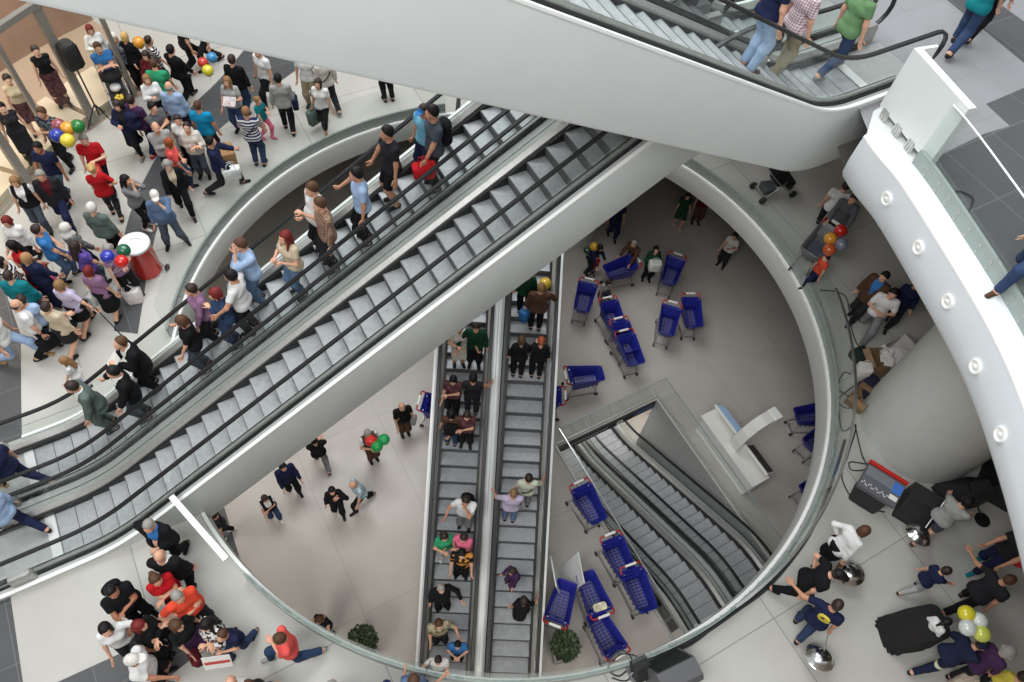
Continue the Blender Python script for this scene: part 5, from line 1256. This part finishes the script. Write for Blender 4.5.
P(109, 250, Z2, 315, 'grey-haired person in black behind the blue and red balloons', 'f', hair='curly grey', top='tee mauve', bottom='trousers black', arms='chest fore')
P(12, 246, Z2, 200, 'woman with long black hair and red top in the left crowd', 'f', hair='long black', top='tee red', bottom='trousers dark', arms='fold down')
P(9, 276, Z2, 70, 'person in teal shirt at the left picture edge', 'm', hair='crop dark', top='shirt teal', bottom='trousers midgrey', fat=1.1)
P(1, 262, Z2, 10, 'person in red and white top cut by the left picture edge', 'f', hair='bob black', top='tee stripes_dark', bottom='trousers red')
P(27, 258, Z2, 45, 'fair person in long dark navy dress next to the orange and pink children', 'f', hair='bob tan', top='shirt navy', bottom='longskirt navy', arms='down fore')
P(37, 263, Z2, 280, 'small child in orange top', 'f', 1.05, hair='short brown', top='tee orange', bottom='shorts orange', arms='up down')
P(46, 271, Z2, 60, 'small child in bright pink top', 'f', 1.05, hair='bob dark', top='tee pink', bottom='leggings pink')
pp = P(17, 305, Z2, 30, 'balding man in white short-sleeved shirt with a black briefcase', 'm', hair='ring dark', top='polo white', bottom='trousers black', arms='down bag', legs='walk')
carry(pp, 'R', 'black briefcase carried by the man in white shirt', 'black', .42, .12, .32, 'briefcase', 90, .02)
pp = P(60, 285, Z2, 55, 'fair-haired woman in lilac blouse and black skirt walking with a cane', 'f', hair='bob light', top='tee lilac half', bottom='skirt black', arms='down side', legs='walk')
hp = pp['R']; mb = MB(); bt = Vector((hp.x+.22, hp.y-.05, Z2+.01)); mb.tube([hp+Vector((-.10, 0, .05)), hp+Vector((-.05, 0, .09)), hp+Vector((0, 0, .07)), bt], .012, 6); cn = mb.build('walking_cane', BLACK, None, True); tag(cn, 'thin black walking cane of the woman in lilac', 'cane')
P(47, 307, Z2, 50, 'person in beige jacket and dark skirt seen from behind', 'f', hair='short dark', top='shirt beige', bottom='skirt dark', arms='fold down', legs='walk', fat=1.14)
P(22, 300, Z2, 80, 'person in pale blue top between the white shirt and the beige jacket', 'f', hair='short dark', top='tee sky', bottom='trousers ljeans')
P(64, 361, Z2, 190, 'child with long light brown hair at the handrail foot', 'f', 1.22, hair='long light', top='tee white', bottom='trousers lilac', arms='fore fore')
P(-14, 318, Z2, 0, 'walker entering at the left edge, only shoes in view', 'm', top='tee white', bottom='trousers sky', shoe='tan', legs='stride')
# --- riders coming down the diagonal escalator
P(390, 131, D1, 'down', 'rider in black T-shirt and dark shorts on the diagonal escalator', 'm', hair='short black', skin='b', top='tee dark', bottom='shorts black', arms='down fore', fat=1.05)
P(416, 117, D1, 'down:25', 'boy in light blue shirt and blue cap holding the handrail', 'm', 1.50, hair='cap blue', top='tee aqua', bottom='trousers navy', arms='rail down', hair2='short dark')
pp = P(434, 115, D1, 'down:-5', 'rider in grey T-shirt with a black backpack', 'm', hair='short black', skin='b', top='tee slate', bottom='trousers dark', arms='fore down', over='backpack black')
carry(pp, 'L', 'bright red bag held on the escalator by the backpacker', 'red', .40, .16, .24, 'sports_bag', 80, .04)
P(360, 182, D1, 'down:-10', 'rider in light grey-blue shirt and black trousers, alone on his step', 'm', hair='short black', skin='b', top='polo sky', bottom='trousers black', arms='down rail')
P(311, 190, D1, 'down:15', 'heavy rider in white polo shirt near the upper handrail', 'm', hair='short brown', top='polo white', bottom='trousers black', arms='phone down', fat=1.22)
P(320, 212, D1, 'down', 'rider in brown plaid shirt leaning on the rail', 'm', hair='short brown', top='shirt plaid_brown', bottom='trousers dark', arms='down rail')
P(291, 240, D1, 'down:20', 'woman with bright dark-red hair in cream top', 'f', hair='long red', top='tee beige', bottom='trousers ljeans', arms='chest phone', nod=8)
P(241, 244, D1, 'down:10', 'rider in light blue shirt with hand at his mouth', 'm', hair='short brown', top='shirt sky', bottom='trousers ljeans', arms='chin fore')
P(244, 284, D1, 'down:-35', 'rider in white T-shirt with dark print gripping the rail', 'm', hair='short black', skin='b', top='tee white badge midgrey', bottom='trousers dark', arms='rail rail')
P(193, 281, D1, 'down:10', 'woman in plum striped shirt near the outer handrail', 'f', hair='short dark', top='shirt mauve', bottom='trousers dark', arms='fore down')
P(210, 301, D1, 'down', 'woman with orange-red hair in denim jacket', 'f', hair='bob red', top='shirt jeans', bottom='trousers jeans', arms='fold down')
P(186, 325, D1, 'down:-10', 'rider with brown hair in black top stretching a hand to the rail', 'f', hair='bob brown', top='tee black half', bottom='trousers slate', arms='fore rail')
pp = P(121, 337, D1, 'down:15', 'man in black suit reading a white paper at the escalator foot', 'm', hair='short brown', top='jacket black white', bottom='trousers black', arms='phone chest', nod=16, lean=6)
hp = (pp['L']+pp['R'])/2; pr_ = MB().box((0, 0, 0), (.22, .008, .28), M=Matrix.Rotation(R(50), 3, 'X')).build('sheet_of_paper', PAPER, None, False, (hp.x, hp.y, hp.z+.05), pp['rz']); tag(pr_, 'white sheet of paper read by the man in black suit', 'paper')
P(119, 371, D1, 'down:5', 'second man in black suit just below the one reading a paper', 'm', hair='short black', top='jacket black white', bottom='trousers slate', arms='fore rail')
P(80, 381, D1, 'down:10', 'man in grey suit leaving the diagonal escalator', 'm', hair='short dark', top='jacket sagegrey white', bottom='trousers sagegrey', arms='fore down', lean=8)
P(-13, 452, Z2, 170, 'person in dark jeans walking off the escalator foot at the left edge', 'm', H=1.7, top='tee navy', bottom='trousers navy', legs='stride', shoe='tan')
P(-18, 500, Z2, 160, 'person in blue shirt walking off at the left edge, lower landing', 'm', H=1.7, top='shirt sky', bottom='trousers navy', legs='stride')
# --- crowd level, lower left
P(149, 526, Z2, 250, 'man in black suit with bright blue shirt stretching his arms by the white rail', 'm', hair='crop grey', top='jacket black blue', bottom='trousers black', arms='chest hip', legs='step2', fat=1.14)
P(160, 556, Z2, 80, 'bald man in black suit with his back turned, lower left', 'm', hair='bald dark', skin='a', top='jacket black', bottom='trousers black', arms='fore down', legs='step')
P(156, 580, Z2, 300, 'woman in crimson top beside the bald man', 'f', hair='bun brown', top='tee red', bottom='trousers dark', arms='fold fold')
P(178, 597, Z2, 310, 'man in orange-red shirt, broadest of the lower left group', 'm', hair='crop grey', top='tee orange half', bottom='trousers dark', arms='fold hip', fat=1.2)
P(112, 592, Z2, 310, 'man with black hair in dark navy T-shirt, leftmost of the lower group', 'm', hair='crop black', skin='c', top='tee black', bottom='trousers black', arms='fold push', fat=1.12, over='backpack black')
P(106, 630, Z2, 290, 'woman with black hair in white printed T-shirt, lower left', 'f', hair='bob black', top='tee white', bottom='shorts dark', arms='out fore', nod=10)
P(140, 626, Z2, 350, 'woman with dark red-brown hair in black, back to the camera', 'f', hair='long red', top='shirt black', bottom='trousers black', arms='fold fold')
P(137, 644, Z2, 300, 'dark-haired child between the white cap and the black-haired woman', 'm', 1.35, hair='short black', skin='c', top='tee dark', bottom='trousers dark')
P(133, 660, Z2, 10, 'man in white cap and white printed T-shirt at the lower edge', 'm', hair='cap white', skin='c', top='tee white', bottom='shorts black', arms='down push', hair2='ring dark')
pp = P(177, 626, Z2, 330, 'woman with long brown hair, black top and violet skirt', 'f', hair='long brown', top='tee black half', bottom='skirt plum', arms='down fore', legs='step', shoe='beige')
carry(pp, 'R', 'dark crimson bag carried by the woman in violet skirt', 'maroon', .28, .12, .26, 'handbag', 60, .05)
P(206, 625, Z2, 230, 'black-haired woman in zebra print top', 'f', hair='long black', top='shirt print_zebra', bottom='trousers print_zebra', arms='chest fold', legs='step')
pp = P(222, 636, Z2, 240, 'boy in dark navy T-shirt and jeans holding a large leaflet', 'm', 1.45, hair='short brown', top='tee navy', bottom='trousers jeans', arms='phone phone', legs='walk2', nod=14, lean=8)
hp = (pp['L']+pp['R'])/2
lf = MB().box((0, 0, 0), (.42, .008, .32), M=Matrix.Rotation(R(22), 3, 'X')).box((0, .0, -.0), (.38, .014, .07), M=Matrix.Rotation(R(22), 3, 'X'), mi=1).build('leaflet', [CWH, RED], None, False, (hp.x, hp.y-.12, hp.z-.05), pp['rz']+R(30)); tag(lf, 'white leaflet with red band held by the boy, lower left', 'leaflet')
P(279, 639, Z2, 200, 'woman in coral T-shirt and jeans walking alone along the glass', 'm', 1.68, hair='short brown', top='tee coral half', bottom='trousers jeans', arms='fold down', legs='stride2', shoe='lgrey', fat=1.06)
P(231, 683, Z2, 90, 'bald head at the lower edge beside the brown-haired one', 'm', hair='ring light', top='tee white', bottom='trousers dark')
P(249, 686, Z2, 100, 'brown-haired head at the lower edge right of the bald one', 'f', hair='bob brown', top='tee dark', bottom='trousers dark')
P(332, 687, Z2, 80, 'grey-haired head at the bottom edge left of centre', 'm', hair='short grey', top='tee grey', bottom='trousers dark')
P(342, 690, Z2, 80, 'black-haired head at the bottom edge left of centre', 'm', hair='short black', top='tee navy', bottom='trousers dark')
P(385, 694, Z2, 80, 'person in navy at the bottom edge near the glass', 'm', hair='cap navy', top='tee navy', bottom='trousers dark')
P(414, 680, Z2, 75, 'person with brown hair and grey-blue top looking over the glass edge', 'f', hair='bob brown', top='tee denim', bottom='trousers dark', arms='fore rail', over='strap back')
# --- market floor, left of the central escalator
pp = P(402, 407, Z1, 290, 'balding man in black shirt on the market floor beside the half hidden cart', 'm', hair='ring grey', top='tee black half', bottom='trousers brown', arms='bag fore', legs='narrow', fat=1.12)
carry(pp, 'L', 'pale bag carried by the balding man in black', 'lgrey', .28, .12, .24, 'carrier_bag', 60, .0)
P(368, 434, Z1, 300, 'shopper in brown waistcoat and white sleeves holding balloons', 'm', hair='short grey', top='vest brown white', bottom='trousers brown', arms='down chest', legs='narrow')
P(314, 440, Z1, 110, 'walker in black jacket and grey jeans under the diagonal escalator', 'm', hair='short black', top='shirt black', bottom='trousers grey', arms='fold fore', legs='walk')
P(283, 467, Z1, 300, 'walker in dark navy shirt just below the diagonal escalator', 'm', hair='short black', top='shirt navy', bottom='trousers black', arms='fore fore', legs='step')
P(265, 499, Z1, 300, 'girl with dark hair in white and black top, leftmost on the market floor', 'f', 1.5, hair='long dark', top='vest black white', bottom='trousers jeans', arms='fold fore', legs='step', shoe='white')
P(332, 491, Z1, 280, 'woman in black with hand at her chest on the market floor', 'f', hair='short black', top='shirt black', bottom='trousers black', arms='shoulder down', legs='step')
P(353, 485, Z1, 210, 'balding man in blue chequered shirt beside the woman in black', 'm', hair='ring light', top='polo plaid_blue', bottom='trousers black', arms='fore down', legs='walk', lean=10)
P(320, 619, Z1, 240, 'person in black top seen over the glass edge at the bottom', 'f', hair='short brown', top='tank black', bottom='trousers dark', arms='fore chest', nod=-25)
P(213, 516, Z1, 200, 'person mostly hidden behind the white rail, black trousers showing', 'f', H=1.6, top='tee dark', bottom='trousers black', legs='step', shoe='white')
# --- central escalator, left lane coming down
P(459, 336, C1, 'down:12', 'woman in pale top and white skirt, arm on the rail, high on the left lane', 'f', hair='short dark', top='tee offwhite', bottom='skirt offwhite', arms='rail chest')
P(478, 326, C1, 'down', 'rider in dark green at the top of the left lane', 'm', hair='short dark', top='shirt dgreen', bottom='trousers black', arms='down rail')
P(448, 381, C1, 'down:-5', 'woman with black hair in patterned top on the left lane', 'f', hair='bob black', top='tee print_maroon', bottom='trousers black', arms='fold fore')
P(476, 372, C1, 'up', 'rider in dark sleeveless top with a bare arm on the rail', 'm', hair='short black', skin='b', top='tank dark', bottom='trousers dark', arms='fore rail')
P(449, 411, C1, 'up', 'rider in brown top and jeans with a dark bag on her back', 'f', hair='bob black', top='tee brown', bottom='trousers jeans', over='backpack black')
P(467, 415, C1, 'down', 'dark-haired woman in maroon print holding a white paper', 'f', hair='bob dark', top='tee print_maroon', bottom='trousers black', arms='fold rail')
P(467, 504, C1, 'down:-10', 'rider in white T-shirt and black hair mid left lane', 'm', hair='short dark', skin='b', top='tee white', bottom='trousers grey', arms='chin rail', over='backpack black')
P(438, 531, C1, 'down:20', 'rider in green T-shirt at the left handrail', 'f', hair='long dark', top='tee green', bottom='trousers lgrey', arms='fore chest', shoe='white')
P(466, 532, C1, 'down:-15', 'woman in pink top with dark hair on the left lane', 'f', hair='bob dark', top='tee pink', bottom='trousers black', arms='fold rail', over='strap front')
P(462, 553, C1, 'down', 'rider in black shirt with gold print', 'm', hair='short black', top='tee print_gold', bottom='trousers black', arms='fore fore')
P(440, 589, C1, 'down:20', 'bald rider in black shirt low on the left lane', 'm', hair='crop grey', top='shirt black', bottom='trousers black', arms='rail down', fat=1.15)
P(437, 621, C1, 'down:15', 'rider in beige camouflage shirt with his hand far out on the rail', 'm', hair='short brown', top='shirt print_camo half', bottom='trousers dark', arms='rail fore')
P(462, 641, C1, 'down', 'child in blue T-shirt near the foot of the left lane', 'm', 1.45, hair='short black', top='tee blue', bottom='trousers black', arms='chest chest')
P(438, 664, C1, 'down', 'rider in white shirt seen through the glass at the lowest step', 'm', H=1.6, hair='short dark', top='tee white', bottom='trousers dark', arms='fore rail')
# --- central escalator, right lane going up
pp = P(541, 291, C2, 'up', 'rider in brown jacket holding the right rail near the top', 'm', hair='short light', top='sweat brown', bottom='trousers black', arms='bag rail', fat=1.12)
carry(pp, 'L', 'blue carrier bag with red print on the right lane', 'blue', .36, .16, .40, 'carrier_bag', 60, .04)
balloon(545, 284, Z1+4.9, (214, 176, 50), 'yellow balloon over the rider in brown jacket', .15, pp['R'])
P(528, 281, C2, 'up', 'rider in teal-black at the top of the right lane under the diagonal escalator', 'f', hair='bob dark', top='shirt dgreen', bottom='trousers black')
P(521, 344, C2, 'up', 'woman in black with brown hair, left of the pair riding up', 'f', hair='bob brown', top='shirt black', bottom='trousers black', arms='down chest')
P(543, 345, C2, 'up', 'woman in black with ginger hair, right of the pair riding up', 'f', hair='bun ginger', top='shirt black', bottom='trousers black', arms='chest down')
P(529, 475, C2, 'up', 'rider in pale yellow shirt with strap and hand on the right rail', 'm', H=1.68, hair='short dark', top='tee pale half', bottom='trousers grey', arms='down rail', over='strap back')
P(511, 499, C2, 'up', 'rider in white T-shirt with an arm stretched to the left rail', 'm', hair='crop light', top='tee lilac half', bottom='trousers denim', arms='rail fore')
P(512, 578, C2, 'up:-50', 'child in violet-grey top standing sideways on the right lane', 'f', 1.40, hair='bob dark', top='shirt plum', bottom='trousers plum', arms='fore fore', lean=8, shoe='brown')
P(524, 596, C2, 'up', 'dark-haired woman in black low on the right lane, arm on the rail', 'f', hair='bob dark', top='tee black', bottom='midi black', arms='down rail')
# --- market floor, upper dim part
P(600, 248, Z1, 320, 'dark-haired shopper in navy bending over the cart at the column', 'f', hair='bob black', top='shirt navy', bottom='trousers dark', arms='push push', lean=18)
P(634, 244, Z1, 215, 'man in olive-brown jacket at the cart handle', 'm', hair='short grey', top='shirt brown', bottom='trousers black', arms='push push', lean=12)
pp = P(656, 250, Z1, 280, 'woman in teal holding a white bag beside an empty cart', 'f', hair='bob black', top='shirt dgreen', bottom='trousers black', arms='chest chest', nod=14)
carry(pp, 'L', 'white plastic bag held by the woman in teal', 'white', .40, .2, .34, 'plastic_bag', 0, -.1)
P(609, 283, Z1, 300, 'long-haired girl crouching between the dim carts', 'f', 1.5, hair='long dark', top='tee lgrey', bottom='trousers slate', arms='fore fore', legs='crouch', lean=15)
P(597, 257, Z1, 250, 'small child in red by the yellow balloon at the dim column', 'f', 1.0, hair='bob brown', top='tee red', bottom='leggings grey')
P(688, 196, Z1, 280, 'person in shorts standing far back under the rim of the opening', 'f', hair='bob dark', top='tee dgreen', bottom='shorts dgreen', legs='step', shoe='beige')
P(735, 236, Z1, 230, 'person in white top holding something red under the right rim', 'f', hair='bob black', top='tee offwhite', bottom='trousers dark', arms='chest fore')
P(708, 190, Z1, 280, 'dim reddish figure at the far rim behind the one in shorts', 'm', top='tee maroon', bottom='trousers brown')
P(620, 205, Z1, 280, 'dark figure beside the market column, cut by the diagonal escalator', 'm', top='tee navy', bottom='trousers navy', legs='step')
# --- right hand floor in the shade
P(853, 199, Z2, 240, 'man in dark grey shirt pushing the cart with balloons', 'm', hair='short dark', top='shirt midgrey', bottom='trousers dark', arms='push push', legs='step')
P(826, 258, Z2, 190, 'child in blue trousers under the orange balloon', 'm', 1.15, hair='short dark', top='tee orange', bottom='trousers navy', legs='walk')
P(884, 277, Z2, 215, 'man in brown jacket over a blue shirt in the shade', 'm', hair='short black', top='jacket brown blue', bottom='trousers dark', arms='down down', legs='step')
pp = P(893, 294, Z2, 250, 'person in white shirt and grey trousers holding a child in pink', 'm', hair='short black', top='tee white half', bottom='trousers grey', arms='chest chest', legs='stride')
P(907, 291, Z2, 230, 'child in bright pink carried beside the white shirt', 'f', 1.1, hair='bob black', top='tee pink', bottom='leggings pink')
P(917, 285, Z2, 250, 'person in dark blue behind the child in pink', 'f', hair='bob dark', top='shirt navy', bottom='trousers dark', legs='step')
P(846, 186, Z2, 70, 'walker cut by the white curved edge, dark trousers', 'm', top='tee white', bottom='trousers dark', legs='walk')
# --- right hand floor: drummers and passers-by
DOME = mat('polished_dome', (.70, .70, .70), .18, 1.0)
def dome(p, px, py, label):
    hp = p; c = at(px, py, Z2+.35); t = thing('metal_dome_drum', label, 'drum', c); up_ = (hp-c); u_ = up_.normalized(); rot = Vector((0, 0, 1)).rotation_difference((u_*.5+Vector((0, 0, 1))).normalized()).to_matrix()
    MB().lathe([(.06, .15), (.12, .13), (.19, .07), (.235, .0), (.25, -.01), (.25, -.03), (.225, -.02), (.18, .045), (.10, .10), (1e-5, .115)], (0, 0, 0), 36, 0, rot).build('dome_shell', DOME, t, True)
    mb = MB(); mb.lathe([(.075, .12), (.07, .17), (.03, .19), (1e-5, .19)], (0, 0, 0), 20, 0, rot); mb.build('hub', RUBBER, t, True)
    MB().tube([rot @ Vector((0, 0, .15)), up_], .014, 8).build('handle', STEEL, t, True)
pp = P(864, 531, Z2, 20, 'woman in white blouse and black skirt, nearest the mixing desk', 'f', hair='bob brown', top='shirt white', bottom='skirt black', arms='hip bag', legs='step', lean=18)
dome(pp['R'], 850, 573, 'shiny metal dome held by the woman in white blouse')
P(838, 575, Z2, 340, 'man all in black with a cap leaning next to the woman in white', 'm', hair='cap black', top='tee black', bottom='trousers black', arms='hip down', legs='walk', lean=22, hair2='ring dark')
pp = P(837, 605, Z2, 60, 'man in navy T-shirt with yellow emblem on his back', 'm', hair='crop dark', skin='b', top='tee navy logo yellow', bottom='trousers jeans', arms='out bag', legs='step', lean=6)
dome(pp['R'], 820, 657, 'shiny metal dome carried by the man with yellow emblem')
pp = P(967, 502, Z2, 40, 'player in white T-shirt and dark shorts behind the wedge speakers', 'm', hair='short black', top='tee lgrey half', bottom='shorts slate', arms='push push', legs='walk', lean=5, shoe='brown')
dome(pp['L'], 919, 534, 'shiny metal dome of the player in white T-shirt')
P(946, 571, Z2, 10, 'boy in navy T-shirt and light trousers holding a hand', 'm', 1.30, hair='short dark', top='tee navy', bottom='trousers lgrey', arms='down fwd', legs='walk', lean=8)
P(1009, 580, Z2, 20, 'man in dark shirt with shaved head leading the boy', 'm', hair='crop brown', skin='b', top='tee dark', bottom='trousers black', arms='out down', legs='walk', lean=8, fat=1.1)
P(946, 622, Z2, 20, 'small child in white top and navy trousers beside the draped table', 'f', 1.18, hair='pony black', top='shirt white', bottom='trousers navy', legs='walk', lean=12)
P(981, 645, Z2, 15, 'boy in dark fire uniform with pale reflective bands', 'm', 1.6, hair='cap navy', top='sweat uniform_bands', bottom='trousers uniform_bands', arms='chest fwd', legs='stride', lean=20, hair2='crop dark')
P(1008, 652, Z2, 20, 'grey-haired person in dark violet jacket at the lower right corner', 'f', hair='curly grey', top='shirt plum', bottom='trousers dark', arms='fore fore', lean=14)
P(1022, 676, Z2, 60, 'person with yellow shirt at the very lower right corner', 'f', 1.3, hair='short dark', top='tee yellow', bottom='trousers dark')
P(1030, 540, Z2, 200, 'arm reaching in at the right edge above the red balloon', 'm', hair='short dark', skin='b', top='tee dark', bottom='trousers navy', arms='fwd fwd', legs='step', shoe='teal')
bag(at(955, 684, Z2), 'printed pale carrier bag at the lower right under the fire uniform', mat('pale_red_print', srgb(206, 188, 170), .6, noise=.2, nscale=8), .40, .2, .42, R(40), nm='carrier_bag')
# --- top right floor
P(748, 71, T1, 'down:-6', 'man in navy shirt and pale jeans stepping off the top escalator', 'm', hair='short dark', top='polo navy', bottom='trousers sky', arms='down down', res=.016, feet=True, shoe='brown')
P(776, 76, T1, 'down:0', 'man in pink chequered shirt between the navy and the green shirt', 'm', hair='short grey', top='shirt plaid_pink half', bottom='trousers khaki', arms='down down', legs='step', res=.016, feet=True)
P(826, 74, Z3, 20, 'man in green T-shirt and jeans at the top escalator foot', 'm', hair='short brown', top='tee sage', bottom='trousers jeans', arms='down down', legs='walk', res=.016, feet=True, shoe='grey')
P(950, 50, Z3, 40, 'man in teal T-shirt and jeans walking away on the upper right floor', 'm', hair='short dark', top='tee teal', bottom='trousers jeans', arms='fore fore', legs='walk', res=.016, feet=True)
P(968, 36, Z3, 40, 'companion in black beyond the teal T-shirt', 'm', hair='short dark', top='shirt black', bottom='trousers black', legs='walk', res=.018, feet=True)
P(1010, 281, Z3, 200, 'person in jeans at the right edge behind the bolted glass, feet in view', 'm', H=1.7, top='tee white', bottom='trousers jeans', legs='stride', shoe='brown', res=.018, feet=True)
# --- gear of the camera man, mannequins in the shop window
tp = at(104, 124, Z2); TR = thing('loudspeaker_on_tripod', 'black loudspeaker raised on a tall tripod stand beside the man in blue T-shirt', 'speaker', tp, heading(104, 124, Z2, -40))
mb = MB()
for a in (.4, 2.5, 4.6): mb.tube([(.0, 0, .62), (.42*math.cos(a), .42*math.sin(a), .02)], .016, 6)
mb.tube([(0, 0, .3), (0, 0, 1.75)], .02, 8); mb.build('tripod', RUBBER, TR)
mb = MB(); mb.box((0, 0, 2.02), (.40, .36, .62), bev=.07); mb.build('cabinet', mat('speaker_black', srgb(30, 31, 32), .6), TR, True)
MB().box((.0, .175, 2.02), (.32, .03, .52), bev=.01).build('grille', GRILL, TR)
SHF = mat('shop_dummy', srgb(206, 182, 158), .45)
def mannequin(px, py, label, face, top, bottom, hairspec):
    n0 = set(o.name for o in COL.objects)
    q = P(px, py, Z2+.24, face, label, 'f', 1.72, hair=hairspec, skin='d', top=top, bottom=bottom, arms='down down')
    q['o'].name = 'mannequin'; q['o']['category'] = 'mannequin'
mannequin(36, 51, 'shop mannequin in black tunic and maroon patterned skirt behind the glass', 300, 'tank black', 'longskirt print_maroon', 'short dark')
mannequin(8, 80, 'shop mannequin with bare shoulders in a patterned dress', 300, 'tank beige', 'skirt print_maroon', 'short dark')
mannequin(2, 108, 'shop mannequin in dark top with pale waist at the left edge', 300, 'tank dark', 'longskirt dark', 'short black')
# ------------------------------------------------------------------ camera, light
cd = bpy.data.cameras.new('camera'); cam = bpy.data.objects.new('camera', cd); COL.objects.link(cam)
cd.sensor_width = 36; cd.lens = 36*FPX/1024; cd.clip_end = 200
Mx = Matrix(((_x[0], -_x[1], -_x[2]), (_y[0], -_y[1], -_y[2]), (-_d[0], _d[1], _d[2]))).to_4x4()
cam.matrix_world = Matrix.Translation((0, 0, CAM_Z)) @ Mx
bpy.context.scene.camera = cam
w = bpy.data.worlds.new('daylight'); bpy.context.scene.world = w; w.use_nodes = True
w.node_tree.nodes['Background'].inputs['Color'].default_value = (.93, .97, 1.0, 1)
w.node_tree.nodes['Background'].inputs['Strength'].default_value = .58
def area(name, loc, size, power, rot=(0, 0, 0), col=(1, 1, 1), spread=180):
    l = bpy.data.lights.new(name, 'AREA'); l.shape = 'RECTANGLE'; l.size, l.size_y = size; l.energy = power; l.color = col; l.spread = R(spread)
    o = bpy.data.objects.new(name, l); COL.objects.link(o); o.location = loc; o.rotation_euler = rot; return o
area('skylight', (-4, 16.5, 27), (17, 16), 4300, (R(-24), 0, 0), (.96, .98, 1))
area('front_fill', (-5, -4, 26), (14, 8), 3000, (R(14), 0, 0), (.96, .98, 1))  # unseen fill light, added to brighten the escalator claddings from the front
for i, (x, y) in enumerate([(-4, .2), (0, -.6), (4, .2), (-8.6, 4), (-9, 9)]):
    area('market_fill', (x, y, Z2-.56), (1.2, 1.2), 95, (0, 0, 0), (1, .95, .9))  # added lights under the slab, lifting the market floor
for i, (x, y, sx) in enumerate([(-12.6, 14.6, 1.2), (-13.0, 11.6, 1.2), (-13.1, 9.0, 1.2)]):
    area('shop_lamp', (x, y, Z2+3.6), (sx, sx), 40, (0, 0, 0), (1, .86, .70))
for s_ in (-5.6, -3.2):
    c = EO+Eh*s_+Ew*(-2.4); area('lower_fill', (c.x, c.y, Z1-.34), (1, 1), 45, (0, 0, 0), (1, .97, .93))  # added lights that brighten the pit lining and lower landing
area('lower_fill', ((EO+Eh*-6.2).x, (EO+Eh*-6.2).y, Z1-.34), (1, 1), 45, (0, 0, 0), (1, .97, .93))  # third of these added lights, past the far pit edge
vs = bpy.context.scene.view_settings; vs.view_transform = 'Standard'; vs.look = 'None'; vs.gamma = 1; vs.use_curve_mapping = False; vs.exposure = 0.1
